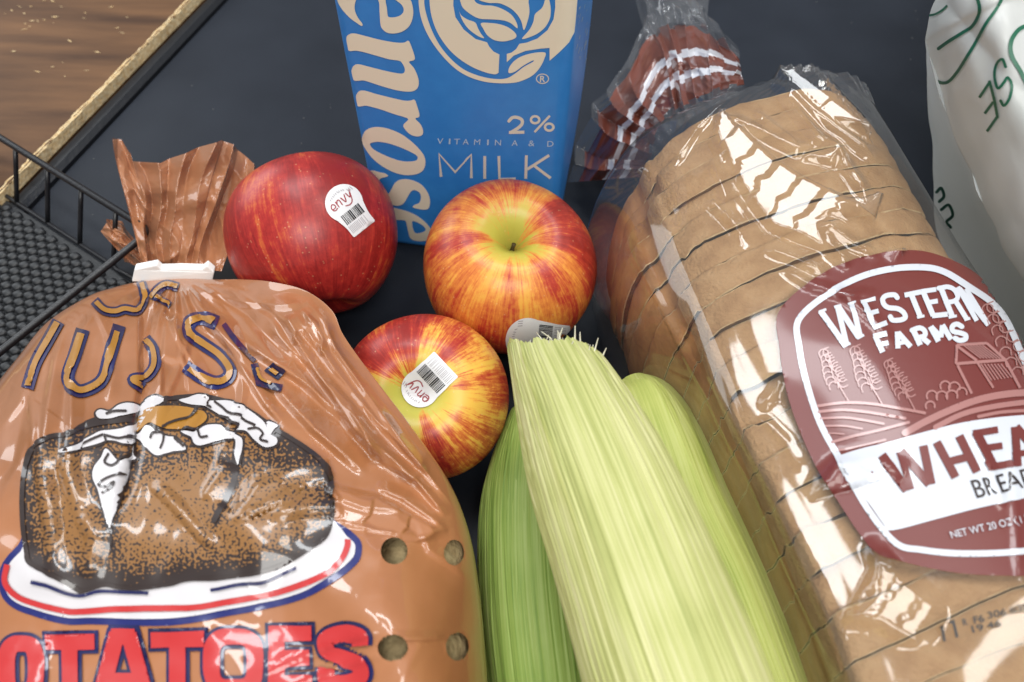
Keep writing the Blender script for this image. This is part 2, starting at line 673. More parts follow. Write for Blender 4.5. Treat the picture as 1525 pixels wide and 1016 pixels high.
# one stud: a small pillow, wider than deep
sx, sy, hh = 0.00275, 0.0023, 0.0023
sv, sf = [], []
NR = 12
rings = [(1.0, 0.0), (0.97, 0.45), (0.78, 0.82), (0.45, 0.97)]
for r, h in rings:
    for k in range(NR):
        an = 2 * math.pi * k / NR
        q_ = (abs(math.cos(an)) ** 1.35 + abs(math.sin(an)) ** 1.35) ** (-1 / 1.35)
        sv.append((1.22 * sx * r * q_ * math.cos(an), 1.22 * sy * r * q_ * math.sin(an), hh * h))
sv.append((0, 0, hh))
for i in range(len(rings) - 1):
    for k in range(NR):
        sf.append((i * NR + k, i * NR + (k + 1) % NR, (i + 1) * NR + (k + 1) % NR, (i + 1) * NR + k))
sf += [((len(rings) - 1) * NR + k, (len(rings) - 1) * NR + (k + 1) % NR, len(rings) * NR) for k in range(NR)]
stud0 = mesh('stud', sv, sf, MT['mat'], None)
cand = []
row = np.array([0.995, -0.10]); row /= np.linalg.norm(row); cl = np.array([-row[1], row[0]])
for i in range(-45, 46):
    for j in range(-60, 61):
        q = np.array([-0.27, 0.13]) + row * (0.0058 * (i + 0.5 * (j % 2))) + cl * (0.0046 * j)
        r = q - rc[:2]
        a, b = r @ ua, r @ ub
        if 0.009 < a < TA - m0 - 0.005 and m0 + 0.005 < b < TB - m0 - 0.005:
            pp, _ = PX(np.array([q[0], q[1], 0.004]))
            if -30 < pp[0]:
                cand.append((q[0], q[1]))
rest_v, rest_f = [], []
cand.sort(key=lambda q: -q[0] - 0.3 * q[1])
for n, (x, y) in enumerate(cand):
    Mx = Matrix.Translation((x, y, 0.0031)) @ Matrix.Rotation(math.atan2(row[1], row[0]) + random.uniform(-.08, .08), 4, 'Z') @ Matrix.Rotation(random.uniform(-.08, .08), 4, 'X')
    if n < 300:
        o = stud0 if n == 0 else stud0.copy()
        if n:
            col.objects.link(o)
        o.matrix_world = Mx
        o.parent = rmat
        o.matrix_parent_inverse = rmat.matrix_world.inverted()
    else:
        b = len(rest_v)
        rest_v += [Mx @ Vector(v) for v in sv]
        rest_f += [tuple(b + i for i in f) for f in sf]
if rest_v:
    o = mesh('studs', rest_v, rest_f, MT['mat'], rmat)
    o['kind'] = 'stuff'

# ---------------------------------------------------------------- milk carton
ca_, cb_ = P(565, 359, 0)[:2], P(822, 392.7, 0)[:2]
fx = (cb_ - ca_); CW = np.linalg.norm(fx); fx /= CW
fy = np.array([-fx[1], fx[0]])
if fy[1] < 0:
    fy = -fy
carton = thing('milk_carton', ((ca_ + cb_) / 2 + fy * CW / 2).tolist() + [0], 'tall blue gable-top milk carton with cream lettering and flower emblem', 'carton')


def cp(u, w, z):
    q = ca_ + fx * u + fy * w
    return np.array([q[0], q[1], z])


R_ = 0.0045
BH = 0.192
per = []
ns = 14
for i, (cx, cy, a0) in enumerate([(R_, R_, 180), (CW - R_, R_, 270), (CW - R_, CW - R_, 0), (R_, CW - R_, 90)]):
    for t in np.linspace(0, 90, 6):
        an = math.radians(a0 + t)
        per.append((cx + R_ * math.cos(an), cy + R_ * math.sin(an)))
    nx = [(CW - R_, 0), (CW, CW - R_), (R_, CW), (0, R_)][i]
    la = per[-1]
    for k in range(1, ns):
        per.append((la[0] + (nx[0] - la[0]) * k / ns, la[1] + (nx[1] - la[1]) * k / ns))
per = np.array(per)
zs = np.concatenate(([0.0, 0.001, 0.003], np.linspace(0.008, BH, 28)))
V = []
for p in per:
    for z in zs:
        s = math.sin(math.pi * min(1, z / BH))
        d = p - CW / 2
        # walls bow a little, corners stay
        face = max(0, 1 - (min(abs(d)) / (CW / 2)) ** 2) if True else 0
        bul = (0.0045 if d[0] > CW / 2 - 0.0046 else 0.0016) * s * face
        k = 1 - (0.0012 / (CW / 2) if z < 0.0005 else 0)
        dd = d * k
        i = int(np.argmax(abs(d)))
        dd = dd.copy(); dd[i] += np.sign(d[i]) * bul
        V.append(cp(dd[0] + CW / 2, dd[1] + CW / 2, z))
nv = len(zs)
Fc = list(gfaces(len(per), nv, True)) + [tuple(i * nv for i in range(len(per)))[::-1]]
body = mesh('body', V, Fc, MT['carton'], carton)
# gable roof: two sloping panels, tucked ends and the sealed fin
g = 0.05
A, B, C, D = cp(0, 0, BH), cp(CW, 0, BH), cp(CW, CW, BH), cp(0, CW, BH)
r0, r1 = cp(0.0, CW / 2, BH + g), cp(CW, CW / 2, BH + g)
i0, i1 = cp(0.02, CW / 2, BH + g * 0.75), cp(CW - 0.02, CW / 2, BH + g * 0.75)
mesh('gable', [A, B, C, D, r0, r1, i0, i1], [(0, 1, 5, 4), (2, 3, 4, 5), (3, 0, 6), (0, 4, 6), (3, 6, 4), (1, 2, 7), (1, 7, 5), (2, 5, 7)], MT['carton'], carton, False)
t0, t1 = r0 + [0, 0, 0.02], r1 + [0, 0, 0.02]
th = np.array([fy[0], fy[1], 0]) * 0.001
mesh('top_seal', [r0 - th, r1 - th, t1 - th, t0 - th, r0 + th, r1 + th, t1 + th, t0 + th], [(0, 1, 2, 3), (7, 6, 5, 4), (3, 2, 6, 7), (0, 4, 5, 1), (1, 5, 6, 2), (0, 3, 7, 4)], MT['carton_top'], carton, False)
bc = bvh_of(body)


def z1(pts, ox=490, oy=0, s=5.35):      # positions read off an enlarged crop
    return [(ox + x / s, oy + y / s) for x, y in pts]


# letters of the wordmark that runs down the carton
W1 = Shapes()
W1.poly(catmull(z1([(60, -60), (75, 10), (110, 75), (170, 140), (225, 180), (262, 203), (268, 185), (235, 140), (212, 90), (207, 40), (225, -30), (245, -90), (150, -130), (90, -110)]), 80, True))
W1.poly(catmull(z1([(395, 0), (405, 90), (412, 190), (430, 230), (470, 258), (530, 262), (590, 245), (640, 205), (668, 140), (672, 70), (650, -10), (600, -70), (480, -110), (300, -130), (200, -120), (230, -60), (330, -50)]), 90, True),
        catmull(z1([(455, -10), (463, 60), (470, 120), (485, 133), (530, 132), (575, 115), (597, 80), (585, 40), (545, 5), (500, -20)]), 50, True))
W1.poly(catmull(z1([(142, 300), (160, 272), (205, 262), (300, 285), (420, 315), (540, 335), (600, 335), (632, 320), (650, 345), (684, 445), (678, 475), (640, 490), (680, 540), (710, 610), (717, 660), (705, 700), (672, 722), (620, 726), (540, 715), (430, 685), (330, 652), (275, 637), (210, 640), (196, 618), (184, 560), (200, 520), (240, 508), (330, 530), (450, 560), (540, 578), (585, 582), (605, 565), (603, 535), (585, 500), (560, 480), (480, 468), (380, 440), (280, 412), (215, 400), (165, 402), (152, 370)]), 170, True))
W1.poly(catmull(z1([(220, 765), (240, 725), (285, 718), (380, 745), (500, 775), (600, 797), (650, 797), (682, 790), (700, 830), (722, 905), (715, 930), (690, 942), (730, 985), (750, 1030), (748, 1065), (720, 1082), (672, 1078), (630, 1052), (597, 1010), (598, 985), (632, 950), (610, 932), (520, 905), (420, 870), (330, 845), (290, 838), (240, 845), (228, 820)]), 110, True))
z2 = lambda pts: z1(pts, 530, 180, 5.35)
W1.poly(catmull(z2([(55, 130), (75, 80), (120, 52), (190, 45), (280, 65), (370, 105), (450, 165), (510, 225), (545, 275), (556, 330), (540, 385), (500, 415), (440, 428), (370, 425), (290, 400), (200, 350), (130, 290), (80, 220), (58, 170)]), 80, True),
        catmull(z2([(115, 185), (130, 170), (180, 163), (260, 175), (350, 205), (430, 240), (480, 268), (495, 290), (480, 312), (430, 320), (360, 315), (280, 290), (200, 255), (140, 220)]), 60, True))
W1.poly(catmull(z2([(108, 430), (118, 395), (145, 392), (190, 405), (235, 415), (258, 435), (235, 445), (200, 455), (178, 490), (178, 530), (200, 570), (230, 585), (262, 575), (285, 540), (310, 495), (345, 468), (400, 460), (470, 475), (530, 510), (575, 570), (592, 630), (585, 685), (560, 703), (510, 700), (455, 685), (470, 665), (505, 650), (520, 610), (510, 570), (470, 548), (440, 560), (415, 600), (385, 650), (345, 672), (300, 668), (250, 640), (190, 590), (140, 530), (115, 480)]), 130, True))
W1.poly(catmull(z2([(285, 690), (340, 697), (420, 720), (500, 760), (570, 820), (610, 880), (612, 920), (585, 945), (530, 955), (470, 950), (435, 930), (418, 880), (405, 815), (390, 790), (330, 785), (290, 770), (255, 730)]), 80, True),
        catmull(z2([(450, 800), (455, 850), (470, 885), (495, 892), (535, 882), (557, 865), (545, 840), (510, 815), (470, 797)]), 50, True))
for it in W1.items:
    one = Shapes(); one.items = [it]
    decal('wordmark_letter', one, bc, MT['cream'], carton, 0.0004, 6)
# flower emblem
z3 = lambda pts: z1(pts, 620, 0, 5.648)
em = Shapes()
em.poly(catmull(z3([(22, -60), (24, 50), (45, 160), (90, 275), (160, 390), (250, 500), (350, 590), (460, 650), (580, 685), (700, 697), (820, 693), (900, 672), (980, 630), (1040, 565), (1078, 490), (1085, 440), (1000, 440), (900, 465), (830, 505), (785, 560), (778, 610), (830, 600), (900, 550), (975, 508), (985, 515), (905, 560), (840, 610), (770, 652), (690, 662), (580, 648), (460, 610), (370, 560), (280, 480), (200, 380), (140, 270), (95, 150), (70, 40), (66, -60), (40, -120)]), 200, True))
em.poly(z3([(1155, 572), (1165, 545), (1220, 500), (1280, 440), (1300, 395), (1312, 385), (1315, 420), (1285, 475), (1220, 525)]))
base = catmull(z3([(110, -150), (115, 40), (140, 170), (190, 290), (270, 405), (360, 490), (470, 560), (580, 605), (660, 622), (692, 610)]), 40)
em.poly(np.concatenate((base, z3([(700, 455), (650, 430), (615, 390), (595, 352), (500, 325), (400, 245), (330, 140), (312, 40), (320, -150)]))))
em.poly(z3([(762, 450), (762, 520), (820, 465), (920, 425), (1050, 405), (1122, 400), (1122, 508), (1200, 440), (1280, 355), (1325, 270), (1335, 180), (1350, 0), (1360, -150), (1165, -150), (1170, 60), (1155, 160), (1105, 250), (1020, 320), (930, 355), (868, 365), (840, 410), (800, 440)]))
em.poly(catmull(z3([(355, 65), (375, 120), (430, 160), (495, 185), (520, 235), (545, 280), (572, 318), (520, 300), (440, 240), (385, 160)]), 40, True))
em.poly(catmull(z3([(545, 192), (620, 190), (700, 200), (770, 225), (825, 265), (843, 300), (820, 325), (740, 345), (660, 335), (600, 295), (565, 240)]), 50, True))
em.poly(catmull(z3([(375, 20), (400, 70), (470, 125), (540, 155), (640, 160), (740, 170), (800, 195), (850, 235), (845, 190), (800, 120), (720, 70), (640, 45), (560, 40), (500, 15), (470, -40), (370, -50)]), 60, True))
em.poly(catmull(z3([(520, -20), (600, 20), (700, 25), (790, 65), (850, 120), (885, 180), (905, 250), (935, 180), (952, 100), (945, 20), (925, -60), (700, -90)]), 60, True))
em.poly(catmull(z3([(985, 0), (1000, 60), (1035, 20), (1045, -50), (1000, -80)]), 24, True))
em.poly(catmull(z3([(1000, 115), (1060, 60), (1085, -10), (1105, -40), (1130, 50), (1125, 150), (1080, 230), (1000, 290), (890, 325), (950, 250), (985, 180)]), 50, True))
decal('emblem', em, bc, MT['cream'], carton, 0.0003, 7)
rg = Shapes().stroke([(808 + 9 * math.cos(t), 117 + 7 * math.sin(t)) for t in np.linspace(0, 2 * math.pi, 20, endpoint=False)], 1.5, True)
rg.text('R', (804.5, 112.5), (812.5, 112.5), (812, 122), (804, 122), 0.02)
decal('registered_mark', rg, bc, MT['pale'], carton, 0.0002, 8)
tx = Shapes()
tx.stroke([(758, 180), (763, 175), (770, 174.5), (777, 178), (777.5, 184), (772, 190), (761, 197)], 4.8)
tx.stroke([(758, 197), (781, 196.5)], 4.6, False, False, True)
for cx, cy in ((797, 178), (818, 189)):
    tx.stroke([(cx + 6.2 * math.cos(t), cy + 5.2 * math.sin(t)) for t in np.linspace(0, 2 * math.pi, 16, endpoint=False)], 3.6, True)
tx.stroke([(819, 172), (796, 196.5)], 3.4, False, False, True)
decal('fat_content_lettering', tx, bc, MT['pale'], carton, 0.0002, 10)
tx = Shapes()
for ch, x in zip('VITAMINA&D', [656, 670, 681, 694, 711, 727, 742, 767, 792, 820]):
    w = 1.2 if ch == 'I' else 4.5
    y = 212 + (x - 740) * 0.012 * 2
    tx.text(ch, (x - w, y - 4.2), (x + w, y - 4.2), (x + w - 0.5, y + 4.2), (x - w - 0.5, y + 4.2), 0.0)
decal('vitamin_lettering', tx, bc, mk('print_light_blue', (0.45, 0.6, 0.75), 0.4), carton, 0.0002, 8)
tx = Shapes()
for p in ([(657, 263), (654, 229), (678, 256), (702, 230), (702, 265)], [(722, 232), (722, 266)], [(743, 232), (744, 266), (768, 266)], [(784, 231), (783, 266)], [(818, 231), (785, 252)], [(795, 246), (820, 265)]):
    tx.stroke(p, 4.2, False, False, True)
decal('milk_lettering', tx, bc, MT['pale'], carton, 0.0002, 10)
# scuffs along the right edge
sc = Shapes()
for k in range(22):
    x, y = 868 + random.uniform(-9, 7), random.uniform(0, 95)
    l = random.uniform(3, 9)
    sc.stroke([(x, y), (x - l * 0.25, y + l)], random.uniform(0.5, 1.0), False, False)
decal('scuff', sc, bc, mk('scuff_grey', (0.4, 0.52, 0.66), 0.6), carton, 0.0002, 8)


# ---------------------------------------------------------------- apples
def apple_mat(name, red, yel, grn, amount, streak, cav):
    """streaked skin: attribute ap = (cos a, sin a, polar angle 0..1)"""
    m, N, L, b = nt(name)
    b.inputs['Roughness'].default_value = 0.4
    b.inputs['Specular IOR Level'].default_value = 0.4
    b.inputs['Coat Weight'].default_value = 0.15
    b.inputs['Coat Roughness'].default_value = 0.25
    at = N.new('ShaderNodeAttribute'); at.attribute_name = 'ap'
    tc = N.new('ShaderNodeTexCoord')

    def noise(vec, scale, stretch, detail=4, rough=0.6):
        mp = N.new('ShaderNodeMapping'); mp.inputs['Scale'].default_value = stretch
        L.new(vec, mp.inputs[0])
        t = N.new('ShaderNodeTexNoise'); t.inputs['Scale'].default_value = scale
        t.inputs['Detail'].default_value = detail; t.inputs['Roughness'].default_value = rough
        L.new(mp.outputs[0], t.inputs['Vector'])
        return t.outputs['Fac']

    def math_(op, a, b_=None, c=None, clamp=False):
        n = N.new('ShaderNodeMath'); n.operation = op; n.use_clamp = clamp
        for i, x in enumerate((a, b_, c)):
            if x is None:
                continue
            if isinstance(x, (int, float)):
                n.inputs[i].default_value = x
            else:
                L.new(x, n.inputs[i])
        return n.outputs[0]

    def ramp(fac, stops):
        r = N.new('ShaderNodeValToRGB')
        el = r.color_ramp.elements
        el[0].position, el[0].color = stops[0][0], (*stops[0][1], 1)
        el[1].position, el[1].color = stops[-1][0], (*stops[-1][1], 1)
        for p_, c_ in stops[1:-1]:
            e = el.new(p_); e.color = (*c_, 1)
        L.new(fac, r.inputs[0])
        return r.outputs[0]

    st1 = noise(at.outputs['Vector'], 9, (1, 1, 0.55), 6, 0.7)
    st2 = noise(at.outputs['Vector'], 30, (1, 1, 0.22), 4, 0.65)
    big = noise(at.outputs['Vector'], 1.7, (1, 1, 0.9), 2, 0.5)
    sep = N.new('ShaderNodeSeparateXYZ'); L.new(at.outputs['Vector'], sep.inputs[0])
    pol = sep.outputs['Z']
    s1 = math_('MULTIPLY', math_('SUBTRACT', st1, 0.5), 1.5 * streak)
    s2 = math_('MULTIPLY', math_('SUBTRACT', st2, 0.5), 1.2 * streak)
    s3 = math_('MULTIPLY', math_('SUBTRACT', big, 0.5), 2.3 * streak)
    mot = noise(tc.outputs['Object'], 240, (1, 1, 1), 5, 0.7)
    s4 = math_('MULTIPLY', math_('SUBTRACT', mot, 0.5), 0.75)
    fac = math_('ADD', math_('ADD', math_('ADD', s1, s2), s4), math_('ADD', s3, amount))
    # the stalk hollow stays green-yellow
    hol = math_('MULTIPLY', math_('SUBTRACT', cav, pol), 4.2)
    hol = math_('MAXIMUM', hol, 0.0)
    fac = math_('SUBTRACT', fac, hol, None, True)
    base = ramp(pol, [(0.0, (grn[0] * 0.55, grn[1] * 0.55, grn[2] * 0.5)), (0.06, grn), (0.2, yel), (1.0, yel)])
    redc = ramp(fac, [(0.0, yel), (0.3, (yel[0] * 0.95, yel[1] * 0.6, yel[2] * 0.7)), (0.5, (red[0] * 1.35, red[1] * 3.6 + 0.02, red[2] * 1.5)), (0.72, red), (1.0, (red[0] * 0.62, red[1] * 0.5, red[2] * 0.6))])
    mf = ramp(fac, [(0.12, (0, 0, 0)), (0.42, (1, 1, 1))])
    mx = N.new('ShaderNodeMix'); mx.data_type = 'RGBA'
    L.new(mf, mx.inputs[0]); L.new(base, mx.inputs[6]); L.new(redc, mx.inputs[7])
    # pale freckles
    vo = N.new('ShaderNodeTexVoronoi'); vo.inputs['Scale'].default_value = 420
    L.new(tc.outputs['Object'], vo.inputs['Vector'])
    fr = ramp(vo.outputs['Distance'], [(0.10, (1, 1, 1)), (0.2, (0, 0, 0))])
    gate = noise(tc.outputs['Object'], 180, (1, 1, 1), 1)
    fg = math_('MULTIPLY', fr, math_('GREATER_THAN', gate, 0.52))
    fg = math_('MULTIPLY', fg, 0.3)
    mx2 = N.new('ShaderNodeMix'); mx2.data_type = 'RGBA'
    L.new(fg, mx2.inputs[0]); L.new(mx.outputs[2], mx2.inputs[6]); mx2.inputs[7].default_value = (0.75, 0.5, 0.25, 1)
    L.new(mx2.outputs[2], b.inputs['Base Color'])
    bp = N.new('ShaderNodeBump'); bp.inputs['Strength'].default_value = 0.12; bp.inputs['Distance'].default_value = 0.0008
    bn = noise(tc.outputs['Object'], 130, (1, 1, 1), 5)
    L.new(bn, bp.inputs['Height']); L.new(bp.outputs[0], b.inputs['Normal'])
    return m


MT['sticker'] = mk('sticker_paper', (0.78, 0.78, 0.79), 0.38, 0.4)
MT['sred'] = mk('sticker_red', (0.34, 0.05, 0.06), 0.5)
MT['sgrey'] = mk('sticker_grey', (0.42, 0.40, 0.42), 0.5)
MT['ink'] = mk('ink_black', (0.012, 0.012, 0.014), 0.45)
MT['stem'] = mk('stalk_brown', (0.07, 0.05, 0.02), 0.75, 0.2)


def make_apple(name, cpos, R, tilt, mat, label, squash=0.93, seed=0, twist=0.0, stalk=True):
    """tilt: where the stalk end points (world vector)"""
    ap = thing(name, (cpos[0], cpos[1], 0), label, 'apple', 'loose apples')
    nu, nv = 120, 90
    th = np.linspace(0, math.pi, nv)
    u = np.linspace(0, 2 * math.pi, nu, endpoint=False)
    TH, UU = np.meshgrid(th, u)
    st, ct = np.sin(TH), np.cos(TH)
    rad = R * (st ** 0.94) * (1 + 0.055 * ct)
    lob = 1 + 0.012 * np.cos(5 * UU + seed) * np.clip(-ct + 0.3, 0, 1) + 0.014 * np.cos(2 * UU + seed * 1.3) + 0.008 * np.cos(3 * UU + seed)
    rad = rad * lob
    zz = R * squash * np.sign(ct) * np.abs(ct) ** 0.92
    zz -= R * 0.52 * np.exp(-(rad / (R * 0.25)) ** 1.25) * (ct > 0)
    zz += R * 0.26 * np.exp(-(rad / (R * 0.26)) ** 2) * (ct < 0)
    zz += R * 0.02 * np.cos(UU * 2 + seed * 2) * np.clip(ct, 0, 1)
    q = Vector((0, 0, 1)).rotation_difference(Vector(tilt).normalized()).to_matrix() @ Matrix.Rotation(twist, 3, 'Z')
    L0 = np.stack((rad * np.cos(UU), rad * np.sin(UU), zz), -1).reshape(-1, 3)
    V = L0 @ np.array(q).T + np.asarray(cpos)
    skin = mesh('skin', V, gfaces(nu, nv, True, True), mat, ap)
    attr(skin, 'ap', np.stack((np.cos(UU), np.sin(UU), TH / math.pi), -1).reshape(-1, 3))
    # stalk in its hollow
    if not stalk:
        return ap, skin
    s0 = np.array([0, 0, R * squash - R * 0.52])
    pts = [s0 + np.array([0, 0, -0.001]), s0 + [0.0003, 0, 0.0015], s0 + [0.0008, 0.0003, 0.003], s0 + [0.0012, 0.0005, 0.0042]]
    tv, tf = tube(pts, [0.0012, 0.0009, 0.0008, 0.0010], 8)
    mesh('stalk', np.array(tv) @ np.array(q).T + np.asarray(cpos), tf, MT['stem'], ap)
    return ap, skin


def sticker(ap, skin, c, d, R, L, hw, full=True):
    c = np.asarray(c, float); d = np.asarray(d, float); d /= np.linalg.norm(d)
    e = np.array([d[1], -d[0]])
    to = lambda x, y: c + e * x + d * y
    b = bvh_of(skin)
    a0 = math.asin(min(0.95, (hw + 4) / R))
    an = np.linspace(math.pi / 2 + a0, math.pi / 2 - a0 + 2 * math.pi, 40)
    out = [to(R * math.cos(t), R * math.sin(t)) for t in an]
    out += [to(hw + 1, R * 0.98), to(hw, R + (L - R) * 0.3), to(hw, L - 1.5), to(hw - 1.5, L), to(-hw + 1.5, L), to(-hw, L - 1.5), to(-hw, R + (L - R) * 0.3), to(-hw - 1, R * 0.98)]
    st = decal('sticker', Shapes().poly(out), b, MT['sticker'], ap, 0.0004, 6)
    b2 = bvh_of(st)
    t = Shapes()
    # brand word, drawn letter by letter
    k = R / 28.0
    for lt in ([(-19, 1), (-13, 0), (-13, -4), (-16, -6), (-19, -3), (-19, 2), (-16, 4), (-12, 3)], [(-9, -6), (-9, 3)], [(-9, -2), (-6, -6), (-3, -5), (-3, 3)], [(1, -6), (4, 3), (8, -7)], [(11, -7), (13, 1), (18, -8)], [(18, -8), (13, 6), (7, 10), (0, 8)]):
        t.stroke([to(x * k, (y - 3) * k) for x, y in lt], 1.7 * k)
    if full:
        decal('brand_lettering', t, b2, MT['sred'], st, 0.00015, 8)
    t = Shapes()
    for x in range(-13, 14, 3):
        y = -20 + 0.02 * x * x
        t.stroke([to(x * k, y * k), to((x + random.uniform(-.5, 1.5)) * k, (y + 2.6) * k)], 1.0 * k)
    for x in (16, 19, 22):
        t.stroke([to(x * k, -14 * k), to((x + 1) * k, -9 * k)], 1.1 * k)
    decal('small_lettering', t, b2, MT['sgrey'], st, 0.00015, 8)
    t = Shapes()
    rr = random.Random(5)
    x = -hw + 4
    y0, y1 = R * 0.45, R * 0.45 + (L - R * 0.45) * 0.45
    while x < hw - 4:
        w = rr.choice([0.8, 0.8, 1.4, 2.2])
        t.stroke([to(x + w / 2, y0), to(x + w / 2, y1)], w, False, False, True)
        x += w + rr.choice([0.7, 0.9, 1.3])
    decal('barcode', t, b2, MT['ink'], st, 0.00015, 8)
    t = Shapes()
    x = -hw + 4
    while x < hw - 4:
        t.stroke([to(x, y1 + 2.5), to(x, L - 5)], 0.9, False, False, True)
        x += rr.choice([2.2, 3.0, 4.2])
    decal('barcode_lines', t, b2, MT['sgrey'], st, 0.00015, 8)
    return st


am1 = apple_mat('apple_skin_red', (0.42, 0.028, 0.022), (0.60, 0.16, 0.05), (0.45, 0.36, 0.05), 0.80, 0.60, 0.12)
am2 = apple_mat('apple_skin_orange', (0.46, 0.045, 0.024), (0.76, 0.38, 0.06), (0.52, 0.46, 0.07), 0.53, 0.72, 0.16)
am3 = apple_mat('apple_skin_yellow', (0.42, 0.034, 0.02), (0.78, 0.46, 0.07), (0.52, 0.48, 0.08), 0.50, 0.85, 0.17)
a1, k1 = make_apple('apple', P(467, 356, 0.0395) + [0, 0.001, 0], 0.0402, (-0.25, 0.87, 0.40), am1, 'deep red apple on the belt beside the blue milk carton', 0.97, 1.0)
sticker(a1, k1, (512, 303), (29, 37), 28, 49, 20)
a2, k2 = make_apple('apple', P(758, 402, 0.0385), 0.0402, (0.06, -0.16, 0.98), am2, 'red and yellow apple with open stalk hollow in front of the milk carton', 0.95, 2.2, 0.6)
sticker(a2, k2, (786, 506), (57, 6), 33, 60, 28, False)
a3, k3 = make_apple('apple', P(634, 592, 0.035), 0.0352, (-0.05, -0.42, 0.9), am3, 'yellow and red apple with a sticker over its stalk hollow', 0.97, 4.0, 2.4, False)
sticker(a3, k3, (626, 579), (38, -36), 29, 53, 26)


# ---------------------------------------------------------------- corn
def husk_mat(name, lo_c, mid_c, hi_c, tipc):
    """attribute hv = (angle * radius, along, tip amount): fine ribs along the leaf"""
    m, N, L, b = nt(name)
    b.inputs['Roughness'].default_value = 0.48
    b.inputs['Specular IOR Level'].default_value = 0.35
    at = N.new('ShaderNodeAttribute'); at.attribute_name = 'hv'
    sep = N.new('ShaderNodeSeparateXYZ'); L.new(at.outputs['Vector'], sep.inputs[0])

    def noise(scale, stretch, detail):
        mp = N.new('ShaderNodeMapping'); mp.inputs['Scale'].default_value = stretch
        L.new(at.outputs['Vector'], mp.inputs[0])
        t = N.new('ShaderNodeTexNoise'); t.inputs['Scale'].default_value = scale; t.inputs['Detail'].default_value = detail
        L.new(mp.outputs[0], t.inputs['Vector'])
        return t.outputs['Fac']
    fine = noise(1.0, (1500, 14, 0), 3)
    wide = noise(1.0, (260, 9, 0), 4)
    blot = noise(1.0, (70, 40, 0), 3)
    ad = N.new('ShaderNodeMath'); ad.operation = 'MULTIPLY_ADD'; ad.inputs[1].default_value = 0.55
    L.new(fine, ad.inputs[0])
    a2 = N.new('ShaderNodeMath'); a2.operation = 'MULTIPLY_ADD'; a2.inputs[1].default_value = 0.55; a2.inputs[2].default_value = -0.12
    L.new(wide, a2.inputs[0])
    a3 = N.new('ShaderNodeMath'); a3.operation = 'MULTIPLY_ADD'; a3.inputs[1].default_value = 0.3
    L.new(blot, a3.inputs[0]); L.new(a2.outputs[0], a3.inputs[2]); L.new(a3.outputs[0], ad.inputs[2])
    r = N.new('ShaderNodeValToRGB')
    el = r.color_ramp.elements
    el[0].position, el[0].color = 0.36, (*lo_c, 1)
    el[1].position, el[1].color = 0.82, (*hi_c, 1)
    e = el.new(0.56); e.color = (*mid_c, 1)
    L.new(ad.outputs[0], r.inputs[0])
    mx = N.new('ShaderNodeMix'); mx.data_type = 'RGBA'
    L.new(sep.outputs['Z'], mx.inputs[0]); L.new(r.outputs[0], mx.inputs[6]); mx.inputs[7].default_value = (*tipc, 1)
    L.new(mx.outputs[2], b.inputs['Base Color'])
    bp = N.new('ShaderNodeBump'); bp.inputs['Strength'].default_value = 0.6; bp.inputs['Distance'].default_value = 0.0008
    L.new(ad.outputs[0], bp.inputs['Height']); L.new(bp.outputs[0], b.inputs['Normal'])
    # leaves let some light through
    out = N['Material Output']
    tl = N.new('ShaderNodeBsdfTranslucent'); L.new(mx.outputs[2], tl.inputs[0])
    ms = N.new('ShaderNodeMixShader'); ms.inputs[0].default_value = 0.16
    L.new(b.outputs[0], ms.inputs[1]); L.new(tl.outputs[0], ms.inputs[2]); L.new(ms.outputs[0], out.inputs['Surface'])
    return m


MT['husk_pale'] = husk_mat('husk_pale', (0.32, 0.35, 0.095), (0.54, 0.55, 0.205), (0.76, 0.72, 0.40), (0.34, 0.46, 0.115))
MT['husk_green'] = husk_mat('husk_green', (0.16, 0.27, 0.045), (0.30, 0.42, 0.09), (0.46, 0.56, 0.18), (0.24, 0.36, 0.06))
MT['husk_yellow'] = husk_mat('husk_yellow', (0.33, 0.40, 0.075), (0.49, 0.53, 0.14), (0.62, 0.64, 0.26), (0.4, 0.48, 0.12))
MT['silk'] = mk('corn_silk', (0.72, 0.70, 0.55), 0.5, 0.4, c2=(0.55, 0.5, 0.34), nscale=300)


class Ear:
    def __init__(self, ctrl):
        """ctrl: (px, py, z, half width in px)"""
        pts, rad = [], []
        for px, py, z, hw in ctrl:
            pts.append(P(px, py, z)); rad.append(hw * depth(px, py, z) / F)
        self.n = 90
        c = catmull(np.concatenate((np.array(pts), np.array(rad)[:, None]), 1), self.n)
        self.c, self.r = c[:, :3], c[:, 3]
        t = np.gradient(self.c, axis=0); t /= np.linalg.norm(t, axis=1)[:, None]
        self.t = t
        view = np.array([0, 0, CH]) - self.c
        s = np.cross(t, view); s /= np.linalg.norm(s, axis=1)[:, None]       # sideways
        self.s = -s if s[:, 0].mean() < 0 else s
        self.w = np.cross(self.t, self.s)
        if (self.w * view).sum() < 0:
            self.w = -self.w
        d = np.linalg.norm(np.diff(self.c, axis=0), axis=1)
        self.len = np.concatenate(([0], np.cumsum(d)))

    def at(self, k, phi, r):
        """angle 0 faces the viewer, + towards the right; k 0..n-1 float"""
        i = np.clip(np.floor(k).astype(int), 0, self.n - 2); f = (k - i)[..., None]
        C = self.c[i] * (1 - f) + self.c[i + 1] * f
        S = self.s[i] * (1 - f) + self.s[i + 1] * f
        W = self.w[i] * (1 - f) + self.w[i + 1] * f
        R = self.r[i] * (1 - f[..., 0]) + self.r[i + 1] * f[..., 0]
        return C + (S * np.sin(phi)[..., None] + W * np.cos(phi)[..., None]) * (R * r)[..., None], R


